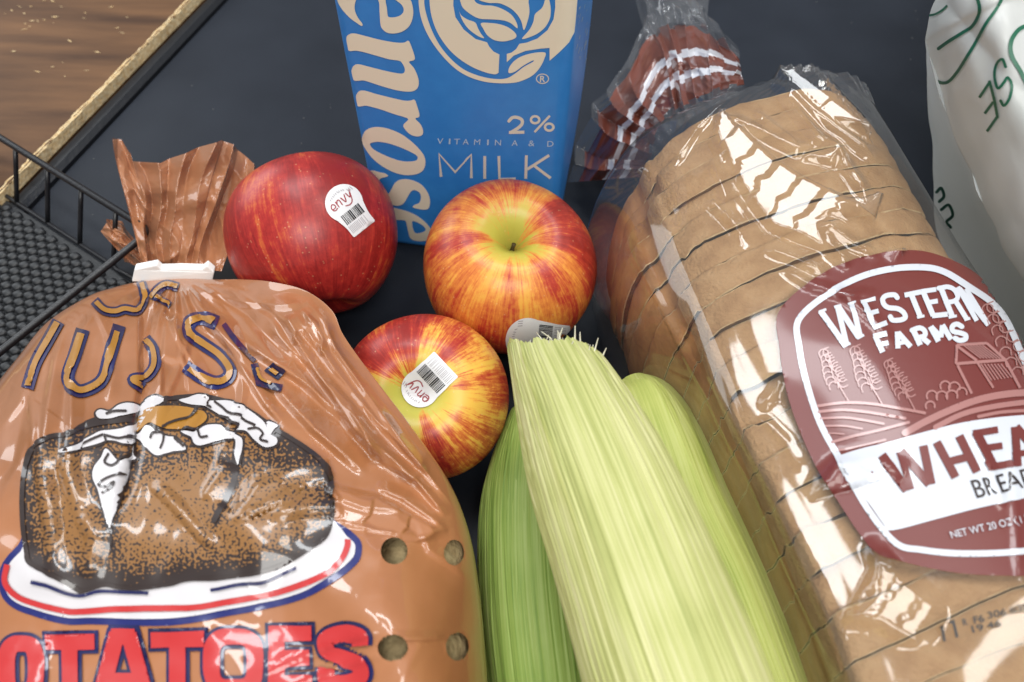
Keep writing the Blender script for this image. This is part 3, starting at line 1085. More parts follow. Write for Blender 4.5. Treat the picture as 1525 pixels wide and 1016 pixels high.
def husk_leaf(ear, root, name, p0, p1, k0, k1, lift, mat, seed, ridge=0.016, curl=0.0, cut=None, tipgreen=0.5, flare=0.0):
    nu, nv = 130, 100
    u = np.linspace(0, 1, nu); v = np.linspace(0, 1, nv)
    U, Vv = np.meshgrid(u, v, indexing='ij')
    kk0 = k0 + (cut(U) if cut else 0)
    K = kk0 + (k1 - kk0) * Vv
    phi = p0 + (p1 - p0) * U
    # leaf narrows a little where it starts
    rib = vnoise(phi * 26, K * 0.03, seed) * 0.6 + vnoise(phi * 60, K * 0.03, seed + 3) * 0.4
    edge = np.clip(np.minimum(U, 1 - U) * 14, 0, 1)
    r = lift + ridge * rib * edge + 0.02 * vnoise(phi * 2.2, K * 0.05, seed + 5)
    r = r + curl * np.clip((U - 0.86) / 0.14, 0, 1) ** 2 + flare * np.clip(1 - (K - k0) / 14, 0, 1) ** 2
    X, R = ear.at(K, phi, r)
    o = mesh(name, X.reshape(-1, 3), gfaces(nu, nv), mat, root)
    tip = np.clip(1 - (K - k0) / 22, 0, 1) ** 1.5 * tipgreen * (0.6 + 0.4 * vnoise(phi * 5, K * 0.1, seed + 9))
    L = np.interp(K.ravel(), np.arange(ear.n), ear.len).reshape(K.shape)
    attr(o, 'hv', np.stack((phi * R + seed * 0.37, L, np.clip(tip, 0, 1)), -1).reshape(-1, 3))
    return o


def ear_core(ear, root, mat, k0=4, r=0.93):
    nu = 60
    K, PHI = np.meshgrid(np.linspace(k0, ear.n - 1, 40), np.linspace(0, 2 * math.pi, nu, endpoint=False))
    X, R = ear.at(K, PHI, np.full(K.shape, r))
    V = X.reshape(-1, 3)
    Fc = [tuple(f) for f in gfaces(nu, 40, True)] + [tuple(i * 40 for i in range(nu)), tuple(i * 40 + 39 for i in range(nu))[::-1]]
    o = mesh('inner_husk', V, Fc, mat, root)
    L = np.interp(K.ravel(), np.arange(ear.n), ear.len).reshape(K.shape)
    attr(o, 'hv', np.stack((PHI * R, L, K * 0), -1).reshape(-1, 3))
    return o


def ear_base(e, root, mat):
    nu = 48
    t = e.t[-1]; r = e.r[-1]
    rings = [(1.0, -0.002), (0.99, 0.004), (0.93, 0.014), (0.78, 0.024), (0.55, 0.031), (0.34, 0.034), (0.30, 0.046)]
    V = []
    for i in range(nu):
        a = 2 * math.pi * i / nu
        for f, d in rings:
            V.append(e.c[-1] + t * d + (e.s[-1] * math.sin(a) + e.w[-1] * math.cos(a)) * r * f * (1 + 0.03 * math.sin(a * 5)))
    n = len(rings)
    Fc = [tuple(f) for f in gfaces(nu, n, True)] + [tuple(i * n + n - 1 for i in range(nu))]
    o = mesh('stem_end', V, Fc, mat, root)
    attr(o, 'hv', [(2 * math.pi * (i // n) / nu * r, rings[i % n][1], 0) for i in range(nu * n)])


def base_of(e):
    p = e.c.mean(0)
    return (p[0], p[1], max(0.0, e.c[:, 2].min() - e.r.max()))


# upper, pale ear
eA = Ear([(808, 503, 0.080, 54), (826, 545, 0.085, 66), (853, 605, 0.09, 84), (893, 700, 0.092, 106), (936, 810, 0.092, 119), (977, 920, 0.092, 128), (1018, 1030, 0.092, 134), (1062, 1150, 0.09, 132)])
cA = thing('corn_ear', base_of(eA), 'pale yellow-green corn ear with trimmed open tip lying on top of the others', 'corn', 'ears of corn in the husk')
ear_core(eA, cA, MT['husk_pale'], 28, 0.88); ear_base(eA, cA, MT['husk_pale'])
husk_leaf(eA, cA, 'husk_leaf', 0.35, 2.6, 23, 89, 0.955, MT['husk_pale'], 4, curl=0.02, tipgreen=0.6)
husk_leaf(eA, cA, 'husk_leaf', -3.3, -0.75, 2, 89, 0.975, MT['husk_pale'], 7, tipgreen=0.9, cut=lambda U: np.interp(U, [0, .4, .66, .8, 1], [18, 12, 0, 0, 6]))
husk_leaf(eA, cA, 'husk_leaf', -1.35, 1.12, 0, 89, 1.0, MT['husk_pale'], 2, ridge=0.026, curl=0.03,
          cut=lambda U: np.interp(U, [0, .1, .2, .3, .55, 1], [0, 0, 1, 7, 13, 18]) + 1.3 * vnoise(U * 22, U * 0, 11) + 0.9 * vnoise(U * 60, U * 0, 12) + 1.2, tipgreen=0.55)
husk_leaf(eA, cA, 'husk_leaf', -1.75, -0.52, 0, 89, 1.022, MT['husk_pale'], 33, ridge=0.022, curl=0.015, tipgreen=0.8,
          cut=lambda U: 1.5 + 7 * U ** 2 + 1.0 * vnoise(U * 14, U * 0, 6))
# cut silk in the open tip
V, Fc = [], []
for k in range(150):
    ph = random.uniform(-0.35, 1.3)
    st = np.array(random.uniform(15, 22) + 3 * max(ph, 0))
    rr = random.uniform(0.35, 0.9)
    p, _ = eA.at(np.array(st), np.array(ph), np.array(rr))
    ln = random.uniform(0.004, 0.0085) * (1.4 if random.random() < 0.12 else 1)
    d = -eA.t[3] + 0.45 * (random.uniform(-1, 1) * eA.s[3] + random.uniform(-0.2, 1.0) * eA.w[3]) + 0.25 * eA.s[3]
    d /= np.linalg.norm(d)
    q = p + d * ln * 0.5 + eA.s[3] * random.uniform(-0.0006, 0.0006)
    tv, tf = tube([p, q, p + d * ln + eA.s[3] * random.uniform(-0.0015, 0.002)], [0.0004, 0.00035, 0.00018], 4)
    b = len(V); V += tv; Fc += [tuple(b + i for i in f) for f in tf]
o = mesh('silk', V, Fc, MT['silk'], cA); o['kind'] = 'stuff'
# dark nicks in the husk
# lower left, greener ear
eB = Ear([(800, 610, 0.024, 38), (793, 680, 0.025, 60), (790, 760, 0.026, 77), (795, 880, 0.026, 83), (810, 1016, 0.026, 84), (830, 1150, 0.026, 80)])
cB = thing('corn_ear', base_of(eB), 'green corn ear lying on the belt between the potato bag and the pale ear', 'corn', 'ears of corn in the husk')
ear_core(eB, cB, MT['husk_green'], 3, 0.95); ear_base(eB, cB, MT['husk_green'])
husk_leaf(eB, cB, 'husk_leaf', -2.6, -0.1, 3, 89, 0.985, MT['husk_green'], 14, ridge=0.02, tipgreen=0.2)
husk_leaf(eB, cB, 'husk_leaf', -0.45, 2.2, 3, 89, 1.01, MT['husk_green'], 17, ridge=0.02, curl=0.03, tipgreen=0.2)
# lower right ear, half under the pale one, with one loose leaf
eC = Ear([(938, 566, 0.052, 20), (955, 600, 0.052, 52), (980, 670, 0.052, 74), (1012, 760, 0.052, 84), (1064, 880, 0.054, 90), (1114, 1016, 0.056, 92), (1160, 1140, 0.056, 88)])
cC = thing('corn_ear', base_of(eC), 'yellow-green corn ear with a loose husk leaf beside the bread bag', 'corn', 'ears of corn in the husk')
ear_core(eC, cC, MT['husk_yellow'], 1, 0.97); ear_base(eC, cC, MT['husk_yellow'])
husk_leaf(eC, cC, 'husk_leaf', -0.2, 2.4, 1, 89, 1.0, MT['husk_yellow'], 24, ridge=0.014, tipgreen=0.3)
husk_leaf(eC, cC, 'husk_leaf', -2.0, 0.42, 1, 89, 1.035, MT['husk_yellow'], 27, ridge=0.012, curl=0.10, tipgreen=0.9,
          cut=lambda U: 3 + 9 * np.clip((U - 0.75) / 0.25, 0, 1) ** 1.5 + 0.5 * vnoise(U * 25, U * 0, 5))


# ---------------------------------------------------------------- potato bag
def film_mat(name, c, c2, transp=0.0, rough=0.16, nscale=18, bump=0.25):
    m = mk(name, c, 0.42, 0.4, c2=c2, nscale=nscale, lo=0.35, hi=0.68, detail=4, coat=0.9, bump=bump, bscale=70, bdist=0.0012)
    N, L = m.node_tree.nodes, m.node_tree.links
    b = N['Principled BSDF']
    b.inputs['Coat Roughness'].default_value = rough * 0.5
    b.inputs['Coat IOR'].default_value = 1.55
    if transp:
        t = N.new('ShaderNodeBsdfTransparent'); t.inputs[0].default_value = (1, 0.75, 0.55, 1)
        ms = N.new('ShaderNodeMixShader'); ms.inputs[0].default_value = transp
        L.new(b.outputs[0], ms.inputs[1]); L.new(t.outputs[0], ms.inputs[2])
        L.new(ms.outputs[0], N['Material Output'].inputs['Surface'])
    return m


MT['pfilm'] = film_mat('potato_bag_film', (0.32, 0.122, 0.043), (0.45, 0.182, 0.077), 0.0, 0.10)
MT['ptail'] = film_mat('potato_bag_tail', (0.62, 0.25, 0.11), (0.52, 0.21, 0.09), 0.38, 0.08)


def pm(name, c, **k):
    m = mk(name, c, 0.4, 0.45, coat=0.9, bump=0.2, bscale=70, bdist=0.0008, **k)
    m.node_tree.nodes['Principled BSDF'].inputs['Coat Roughness'].default_value = 0.08
    return m


MT['p_white'] = pm('print_white', (0.64, 0.61, 0.62))
MT['p_navy'] = pm('print_navy', (0.006, 0.007, 0.045), c2=(0.009, 0.011, 0.10), nscale=25)
MT['p_gold'] = pm('print_gold', (0.40, 0.18, 0.022))
MT['p_red'] = pm('print_red', (0.5, 0.026, 0.026))
MT['p_dark'] = pm('print_dark_brown', (0.028, 0.016, 0.013))
MT['p_blue'] = pm('print_blue', (0.009, 0.014, 0.13))

# outline of the bag lying on the belt: photo x, y, height of its widest line, undercut
OUT = [(205, 420, .030, .004), (262, 414, .030, .004), (318, 416, .034, .006), (362, 416, .048, .015), (405, 420, .060, .026), (455, 433, .066, .032), (494, 462, .070, .036),
       (512, 500, .072, .040), (552, 556, .074, .046), (610, 632, .076, .048), (668, 716, .068, .040), (698, 790, .058, .026), (713, 870, .052, .018), (722, 960, .050, .014),
       (727, 1040, .050, .014), (722, 1140, .050, .014), (690, 1240, .046, .014), (600, 1300, .044, .014), (450, 1320, .044, .014), (250, 1325, .044, .014), (60, 1300, .044, .014),
       (-70, 1230, .046, .014), (-120, 1100, .048, .014), (-130, 950, .050, .014), (-115, 800, .050, .014), (-70, 670, .050, .014), (-15, 585, .048, .014), (28, 530, .046, .012),
       (70, 480, .042, .010), (130, 442, .038, .008), (170, 428, .034, .006)]
NU, NV = 840, 150
OC = catmull(OUT, NU, True)
ctr = np.array([330.0, 800.0])
tt = np.linspace(0, 1, NV) ** 1.55
px = OC[:, None, 0] * (1 - tt) + ctr[0] * tt
py = OC[:, None, 1] * (1 - tt) + ctr[1] * tt
ze = OC[:, None, 2] * np.ones(NV)
dist = np.hypot(px - OC[:, None, 0], py - OC[:, None, 1])           # px from the edge
reach = 170 + 120 * np.exp(-((OC[:, None, 0] - 270) / 150) ** 2) * (OC[:, None, 1] < 560)
tq = np.clip(dist / reach, 0, 1)
# potato mass under the film
topz = 0.088 + 0.004 * vnoise(px / 190, py / 170, 3)
neck = np.clip((640 - py) / 240, 0, 1) ** 1.2
topz = topz - 0.030 * neck
for lx, ly, lr, lh in [(560, 880, 120, .006), (620, 980, 110, .005), (180, 760, 170, .007), (400, 760, 150, .006), (60, 640, 110, .004), (440, 470, 70, .010), (300, 1000, 150, .006)]:
    topz = topz + lh * np.exp(-((px - lx) ** 2 + (py - ly) ** 2) / (lr * 0.75) ** 2)
zz = ze + (topz - ze) * np.sqrt(np.clip(1 - (1 - tq) ** 2, 0, 1))
flat2 = np.stack((px.ravel(), py.ravel()), 1)
CR = [([(248, 462), (262, 464), (324, 492), (395, 560), (470, 640), (545, 705)], .0042, 15),
      ([(330, 486), (394, 530), (454, 569), (512, 620), (572, 688), (578, 700)], .0045, 15),
      ([(396, 482), (430, 515), (469, 553), (520, 612), (560, 660), (640, 735)], .0038, 14),
      ([(428, 452), (446, 478), (469, 507), (500, 553), (560, 625), (640, 706)], .0040, 15),
      ([(450, 440), (480, 475), (500, 520), (535, 570), (600, 660), (680, 760)], .0028, 11),
      ([(300, 430), (360, 450), (420, 455), (455, 450)], .0022, 13),
      ([(270, 432), (310, 470), (350, 530), (395, 600), (430, 640)], .0030, 11),
      ([(380, 440), (425, 480), (450, 520), (490, 580), (530, 640), (600, 715)], .0028, 10),
      ([(450, 460), (466, 480), (480, 505), (478, 530)], .0024, 8), ([(425, 470), (440, 492), (436, 515)], .0022, 8),
      ([(480, 560), (520, 600), (545, 650), (560, 690)], .0024, 9), ([(575, 690), (620, 715), (665, 770)], .0024, 9),
      ([(140, 455), (160, 500), (168, 560), (160, 600)], .0016, 9), ([(40, 560), (50, 640), (45, 700)], .0016, 10),
      ([(620, 770), (640, 820), (700, 860)], .0012, 10), ([(480, 715), (500, 740), (540, 755), (600, 760)], .0022, 8),
      ([(300, 425), (370, 470), (430, 540)], -.0030, 15),
      ([(318, 440), (355, 480), (372, 530), (420, 590)], -.0034, 16),
      ([(350, 430), (410, 470), (450, 540), (520, 640)], -.0024, 13),
      ([(99, 478), (82, 540), (68, 620), (62, 700), (75, 790), (78, 860)], .0030, 13),
      ([(150, 450), (118, 500), (106, 560), (105, 640), (98, 700), (118, 770)], .0030, 13),
      ([(205, 425), (214, 480), (214, 560), (206, 620), (196, 680), (172, 780)], -.0035, 13),
      ([(250, 465), (243, 520), (240, 570), (236, 596)], .0030, 26),
      ([(252, 470), (270, 510), (300, 560), (330, 590)], .0018, 10),
      ([(235, 425), (228, 470), (218, 540)], .0022, 10),
      ([(270, 425), (262, 450), (250, 462)], .0026, 10),
      ([(320, 660), (380, 690), (440, 700), (495, 700)], .0016, 24),
      ([(345, 776), (400, 752), (460, 722), (500, 705)], .0026, 12),
      ([(400, 770), (450, 758), (500, 757), (560, 770)], .0020, 20),
      ([(225, 720), (262, 755), (300, 800), (330, 820)], .0018, 9),
      ([(120, 760), (130, 785), (140, 800), (128, 860)], .0022, 16),
      ([(500, 775), (560, 790), (620, 800), (668, 792)], .0022, 13),
      ([(560, 725), (600, 742), (640, 770), (668, 792)], .0020, 9),
      ([(390, 1005), (450, 975), (520, 950), (570, 938)], .0008, 12),
      ([(410, 1030), (470, 1005), (530, 985), (575, 972)], .0008, 12),
      ([(580, 950), (610, 952), (665, 950)], .0012, 8),
      ([(0, 640), (30, 600), (55, 520), (95, 470)], .0018, 12),
      ([(-20, 740), (20, 690), (36, 610), (60, 540)], -.0014, 14)]
cz = creases(flat2, CR).reshape(px.shape)
rough_n = 0.0006 * vnoise(px / 34, py / 34, 5) + 0.0009 * vnoise(px / 75, py / 60, 6)
ridge = 1 - np.abs(vnoise(px / 60 + py / 130, py / 240 - px / 200, 9))
fold = 0.0016 * np.clip(ridge - 0.72, 0, 1) / 0.28 * np.clip((760 - py) / 200, 0.15, 1)
edgef = np.clip(dist / 22, 0, 1)
zz = zz + (cz * 1.0 + rough_n + fold) * edgef
# pleats where the bag is gathered into its neck
nd = np.hypot(px - 262, (py - 414) * 1.0)
ang = np.arctan2(px - 262, py - 404)
zz = zz + 0.0035 * np.clip(1 - np.abs(nd - 50) / 75, 0, 1) * (np.abs(((ang * 3.1) % 1) - 0.5) * 2 - 0.5) * edgef
top = P(px, py, zz)
nr = np.cross(np.gradient(top, axis=0), np.gradient(top, axis=1)); nr /= np.linalg.norm(nr, axis=-1)[..., None] + 1e-12
nr = np.where(nr[..., 2:3] < 0, -nr, nr)
FB = [([(243, 472), (264, 468), (275, 520), (282, 585), (240, 592), (238, 540)], 2, 1), ([(500, 722), (560, 735), (620, 768), (668, 790), (620, 806), (560, 800), (510, 792)], 1, 3), ([(380, 722), (440, 690), (490, 682), (492, 722), (430, 745), (350, 776)], 1, 2),
      ([(330, 690), (372, 700), (350, 770), (300, 740)], 1, 1), ([(455, 465), (475, 478), (482, 508), (470, 520), (452, 490)], 1, 1)]
zz = zz + facets(top.reshape(-1, 3), flat2, nr.reshape(-1, 3), FB, 0.0018, False, 6.0, 0.8).reshape(zz.shape)
# vent holes: snap the mesh to each rim
HOLES = [(587, 820.5, 20, 20), (676, 823, 15, 19), (585, 965, 22.5, 20), (681, 963, 17, 21)]
rel_in = np.zeros(px.shape, bool)
npx, npy = px.copy(), py.copy()
for hx, hy, rx, ry in HOLES:
    q = np.hypot((px - hx) / rx, (py - hy) / ry)
    near = np.abs(q - 1) < 0.085
    npx = np.where(near, hx + (px - hx) / np.maximum(q, 1e-6), npx)
    npy = np.where(near, hy + (py - hy) / np.maximum(q, 1e-6), npy)
    rel_in |= q < 1.086
top = P(npx, npy, zz)
ec = PX(top[:, 0])[0]
# below the widest line the bag turns under and rests on the belt
edge3 = top[:, 0]
cw = P(ctr[0], ctr[1], 0.03)
inw = cw[:2] - edge3[:, :2]; inw /= np.linalg.norm(inw, axis=1)[:, None]
low = []
for f, zf in [(0.25, 0.86), (0.6, 0.66), (0.85, 0.42), (0.97, 0.2), (1.05, 0.05), (1.25, 0.0)]:
    q = edge3.copy()
    q[:, :2] += inw * (OC[:, 3:4] * f)
    q[:, 2] = np.maximum(edge3[:, 2] * zf, 0.0008)
    low.append(q)
lowA = np.stack(low[::-1], 1)
allv = np.concatenate((lowA, top), 1)
nvv = allv.shape[1]
Fq = gfaces(NU, nvv, True)
inside = np.concatenate((np.zeros((NU, len(low)), bool), rel_in), 1).ravel()
# holes only where the photograph-facing sheet covers them
Fq = Fq[~inside[Fq].all(1)]
pbag = thing('potato_bag', (float(cw[0]), float(cw[1]), 0), 'glossy tan plastic bag of potatoes printed with a baked potato on a plate', 'bag')
bagv = np.concatenate((allv.reshape(-1, 3), [P(ctr[0], ctr[1], 0.0) * [1, 1, 0] + [0, 0, 0.0008]]))
bot = [(i * nvv, len(bagv) - 1, ((i + 1) % NU) * nvv) for i in range(NU)]
bagfilm = mesh('film', bagv, [tuple(f) for f in Fq] + bot, MT['pfilm'], pbag)
bp_ = bvh_of(bagfilm)
bfull = BVHTree.FromPolygons([Vector(v) for v in allv.reshape(-1, 3)], [tuple(map(int, f)) for f in gfaces(NU, nvv, True)])

# potatoes that show through the vent holes
MT['potato'] = mk('potato_skin', (0.21, 0.14, 0.065), 0.8, 0.2, c2=(0.40, 0.31, 0.16), nscale=170, lo=0.3, hi=0.7, detail=8, bump=0.7, bscale=420, bdist=0.0015)
for (hx, hy), lab, dz in (((606, 824), 'russet potato seen through the two vent holes beside the plate', 0.0040), ((607, 966), 'russet potato seen through the two vent holes beside the red lettering', 0.0050)):
    i = np.argmin((px - hx) ** 2 + (py - hy) ** 2)
    zc = zz.ravel()[i]
    nu, nv = 48, 26
    V = []
    ths = np.linspace(0.02, math.pi - 0.02, nv)
    rx, ry, rz = 0.0195, 0.016, 0.022
    c = P(hx, hy, zc - dz) - np.array([0, 0, rz])
    for k in range(nu):
        a = 2 * math.pi * k / nu
        for t in ths:
            d = np.array([math.cos(t), math.sin(t) * math.cos(a), math.sin(t) * math.sin(a)])
            s = 1 + 0.05 * float(vnoise(d[0] * 2.2 + d[1], d[2] * 2.2, 31 + int(hy)))
            # keep the potato under the film
            p = c + d * [rx, ry, rz] * s
            V.append(p)
    V = np.array(V)
    pp, _ = PX(V)
    for n in range(len(V)):
        dd = (Vector(V[n]) - CO).normalized()
        h = bfull.ray_cast(CO, dd)
        if h[0] is not None and (h[0] - CO).length > (Vector(V[n]) - CO).length - dz:
            V[n] = np.array(h[0] + dd * dz)
    po = mesh('potato', V, gfaces(nu, nv, True), MT['potato'])
    tag(po, lab, 'potato', 'potatoes inside the bag')

# --- print on the bag
plate = np.array([(37, 786), (30, 809), (12, 829), (2, 846), (-1, 866), (4, 888), (20, 905), (49, 917), (98, 930), (138, 930), (197, 932), (250, 932), (295, 927), (339, 918), (398, 907), (457, 890), (506, 862), (532, 840), (539, 823), (536, 805), (516, 787), (494, 773), (440, 770), (200, 770)])
sh = Shapes().poly(catmull(plate[:-2], 130)[:]); decal('plate_rim', sh, bp_, MT['p_blue'], pbag, 0.00035, 6)
pc = catmull(plate[:-2], 130)
dn = np.gradient(pc, axis=0); dn /= np.linalg.norm(dn, axis=1)[:, None]
wid = 10 * np.clip(np.minimum(np.arange(130), np.arange(130)[::-1]) / 8, 0.1, 1)
inner = pc + np.stack((dn[:, 1], -dn[:, 0]), 1) * wid[:, None]
if np.mean(np.hypot(*(inner - [270, 800]).T)) > np.mean(np.hypot(*(pc - [270, 800]).T)):
    inner = pc - np.stack((dn[:, 1], -dn[:, 0]), 1) * wid[:, None]
decal('plate', Shapes().poly(inner), bp_, MT['p_white'], pbag, 0.0006, 5)
redl = [(15, 841), (11, 866), (24, 884), (49, 897), (98, 910), (126, 911), (177, 908), (240, 908), (295, 905), (339, 897), (398, 886), (447, 872), (487, 856), (508, 836), (517, 817), (518, 806)]
decal('plate_stripe', Shapes().stroke(redl, 9, flat=True), bp_, MT['p_red'], pbag, 0.0011, 4)
decal('plate_line', Shapes().stroke([(50, 866), (75, 872), (102, 883), (124, 887), (150, 881), (185, 882), (224, 884)], 5, flat=True), bp_, MT['p_navy'], pbag, 0.0013, 4)
decal('plate_line', Shapes().stroke([(316, 879), (369, 870), (398, 865), (442, 846)], 5, flat=True), bp_, MT['p_navy'], pbag, 0.0013, 4)
spud = np.array([(39, 789), (37, 757), (38, 722), (42, 695), (51, 669), (71, 654), (99, 649), (120, 638), (142, 629), (168, 622), (200, 616), (230, 600), (262, 596), (304, 594), (340, 602), (366, 612), (397, 632), (428, 652), (452, 668), (478, 690), (490, 712), (494, 747), (493, 774), (485, 801), (463, 817), (418, 842), (378, 854), (329, 861), (280, 864), (256, 871), (209, 876), (177, 874), (157, 871), (126, 880), (118, 878), (102, 868), (75, 854), (47, 840), (42, 823)])
spudc = catmull(spud, 170, True)


class SpudShade:
    @staticmethod
    def vec(v):
        d, a, s = seg_dist(v, np.concatenate((spudc, spudc[:1])))
        e = np.exp(-d / 26) * 1.0
        low_ = np.clip((v[:, 1] - 770) / 90, 0, 1) * 0.5
        d2, _, _ = seg_dist(v, [(150, 660), (140, 715), (160, 790), (167, 815), (176, 760), (205, 690)])
        d3, _, _ = seg_dist(v, [(345, 690), (350, 715), (337, 746), (322, 780)])
        d4, _, _ = seg_dist(v, [(215, 690), (250, 690), (300, 680), (345, 690), (430, 690)])
        sh_ = np.clip(e + low_ * np.exp(-d / 60) + 0.75 * np.exp(-d2 / 12) + 0.75 * np.exp(-d3 / 10) + 0.5 * np.exp(-d4 / 22), 0, 1.2)
        return np.stack((v[:, 0] / 10, v[:, 1] / 10, sh_), 1)


def spud_mat():
    m, N, L, b = nt('print_potato_skin')
    b.inputs['Roughness'].default_value = 0.4
    b.inputs['Coat Weight'].default_value = 0.9; b.inputs['Coat Roughness'].default_value = 0.08
    at = N.new('ShaderNodeAttribute'); at.attribute_name = 'pr'
    sep = N.new('ShaderNodeSeparateXYZ'); L.new(at.outputs['Vector'], sep.inputs[0])
    cb = N.new('ShaderNodeCombineXYZ'); L.new(sep.outputs[0], cb.inputs[0]); L.new(sep.outputs[1], cb.inputs[1])
    t = N.new('ShaderNodeTexNoise'); t.inputs['Scale'].default_value = 2.3; t.inputs['Detail'].default_value = 0.6
    L.new(cb.outputs[0], t.inputs['Vector'])
    ad = N.new('ShaderNodeMath'); ad.operation = 'MULTIPLY_ADD'; ad.inputs[1].default_value = 0.36
    L.new(sep.outputs[2], ad.inputs[0]); L.new(t.outputs['Fac'], ad.inputs[2])
    r = N.new('ShaderNodeValToRGB'); r.color_ramp.elements[0].position = 0.655; r.color_ramp.elements[1].position = 0.685
    r.color_ramp.elements[0].color = (0.27, 0.125, 0.036, 1); r.color_ramp.elements[1].color = (0.028, 0.016, 0.013, 1)
    L.new(ad.outputs[0], r.inputs[0]); L.new(r.outputs[0], b.inputs['Base Color'])
    return m


decal('baked_potato_print', Shapes().poly(spudc), bp_, spud_mat(), pbag, 0.0009, 4, extra=SpudShade)
cream = [[(94, 672), (113, 665), (135, 654), (150, 646), (168, 644), (188, 640), (199, 631), (209, 615), (218, 603), (232, 598), (233, 610), (220, 625), (208, 645), (200, 655), (188, 664), (172, 660), (160, 660), (145, 665), (118, 672), (96, 676)],
         [(143, 620), (150, 615), (165, 617), (178, 608), (192, 605), (204, 609), (196, 620), (180, 624), (165, 628), (148, 628)],
         [(205, 650), (200, 665), (190, 680), (178, 690), (160, 672), (152, 685), (142, 700), (141, 715), (148, 730), (152, 745), (157, 765), (165, 790), (170, 770), (174, 750), (185, 715), (195, 692), (207, 686), (203, 678)],
         [(205, 653), (213, 647), (221, 637), (231, 641), (238, 648), (248, 653), (261, 655), (270, 662), (277, 673), (263, 675), (238, 681), (228, 677), (219, 667), (213, 659)],
         [(271, 646), (292, 646), (308, 638), (329, 637), (339, 644), (356, 654), (361, 660), (361, 673), (357, 695), (351, 675), (350, 658), (325, 661), (296, 668), (283, 655)],
         [(267, 601), (280, 597), (295, 592), (308, 593), (312, 601), (341, 601), (362, 609), (387, 626), (397, 636), (402, 648), (414, 657), (412, 667), (395, 671), (378, 659), (366, 646), (350, 644), (358, 636), (341, 630), (325, 620), (304, 609), (283, 607)],
         [(399, 632), (416, 637), (412, 642), (403, 651)],
         [(219, 601), (232, 593), (244, 597), (242, 605), (228, 609)]]
butter = [(209, 628), (221, 613), (246, 609), (279, 611), (304, 618), (309, 628), (296, 639), (271, 643), (242, 641), (226, 633), (208, 646)]
sh = Shapes()
for c in cream:
    sh.stroke(catmull(c, 6 * len(c), True), 6.5, True, False)
sh.stroke(catmull(butter, 40, True), 5, True, False)
sh.stroke([(345, 694), (350, 715), (337, 746), (322, 776)], 9); sh.stroke([(166, 780), (167, 812)], 6, False, False)
sh.stroke([(118, 640), (150, 634), (200, 628)], 7)
sh.stroke(spudc, 7, True, False)
decal('potato_outline', sh, bp_, MT['p_dark'], pbag, 0.00115, 5)
for c in cream:
    decal('sour_cream_print', Shapes().poly(catmull(c, 6 * len(c), True)), bp_, MT['p_white'], pbag, 0.0014, 5)
decal('butter_print', Shapes().poly(catmull(butter, 40, True)), bp_, MT['p_gold'], pbag, 0.0014, 5)
sh = Shapes()
for s in ([(242, 640), (262, 632), (285, 626), (294, 616)], [(228, 655), (232, 648), (243, 650), (244, 660), (240, 671)], [(296, 646), (300, 656), (310, 655)], [(273, 645), (280, 642), (296, 643)], [(262, 657), (270, 664), (273, 668)], [(118, 672), (128, 664), (142, 657), (153, 652)], [(157, 652), (160, 662)],
          [(160, 653), (180, 657), (200, 650)], [(163, 681), (158, 692), (168, 697), (178, 690), (182, 680), (172, 678)], [(180, 708), (160, 716), (150, 724), (158, 728), (170, 722), (166, 730), (156, 736)], [(203, 655), (190, 700), (176, 735), (172, 760)], [(322, 604), (333, 612), (342, 620), (354, 622), (366, 632), (380, 638)], [(330, 625), (345, 630), (352, 640)], [(370, 644), (384, 642), (393, 650), (388, 660), (400, 664)], [(312, 598), (306, 606), (315, 612)], [(160, 622), (172, 618), (188, 618)]):
    sh.stroke(s, 3.6)
decal('squiggle_print', sh, bp_, MT['p_dark'], pbag, 0.0018, 4)
# arched word, gold with navy outline, broken by the folds
gold = [([(88, 480), (72, 509), (54, 542), (42, 580)], 19, 9), ([(124, 492), (113, 526), (101, 561), (107, 577), (120, 584), (141, 577), (155, 563), (163, 534), (178, 486)], 20, 9.5),
        ([(141, 449), (155, 463), (172, 466), (186, 462), (203, 464), (213, 453), (215, 437), (210, 420)], 15, 7), ([(225, 446), (234, 433), (248, 425), (266, 429)], 14, 6.5), ([(232, 442), (246, 451), (255, 456)], 10, 5),
        ([(217, 505), (229, 522), (231, 545), (219, 562), (198, 567), (214, 580)], 17, 7.5), ([(324, 482), (303, 475), (284, 480), (282, 498), (303, 514), (328, 531), (343, 551), (339, 565), (322, 571), (299, 563), (276, 546)], 20, 9.5)]
for p, w0, w1 in gold:
    decal('letter_outline', Shapes().stroke(p, w0, flat=True), bp_, MT['p_navy'], pbag, 0.0005, 4)
    q = catmull(p, 40)
    q = q[1:-1]
    decal('letter', Shapes().stroke(q, w1, False, False, True), bp_, MT['p_gold'], pbag, 0.0009, 4)
decal('letter_outline', Shapes().stroke([(333, 484), (352, 510), (380, 540)], 8, flat=True), bp_, MT['p_navy'], pbag, 0.0005, 4)
decal('letter_outline', Shapes().stroke([(379, 543), (385, 572), (420, 580)], 11, False, False, True), bp_, MT['p_navy'], pbag, 0.0005, 4)
decal('letter', Shapes().stroke([(383, 552), (389, 567), (404, 572)], 4.5), bp_, MT['p_gold'], pbag, 0.0009, 4)
decal('letter_outline', Shapes().poly([(393, 554), (408, 540), (427, 553), (414, 568)]), bp_, MT['p_navy'], pbag, 0.0005, 4)
decal('letter', Shapes().poly([(400, 554), (409, 547), (419, 554), (411, 562)]), bp_, MT['p_gold'], pbag, 0.0009, 4)
# large red word


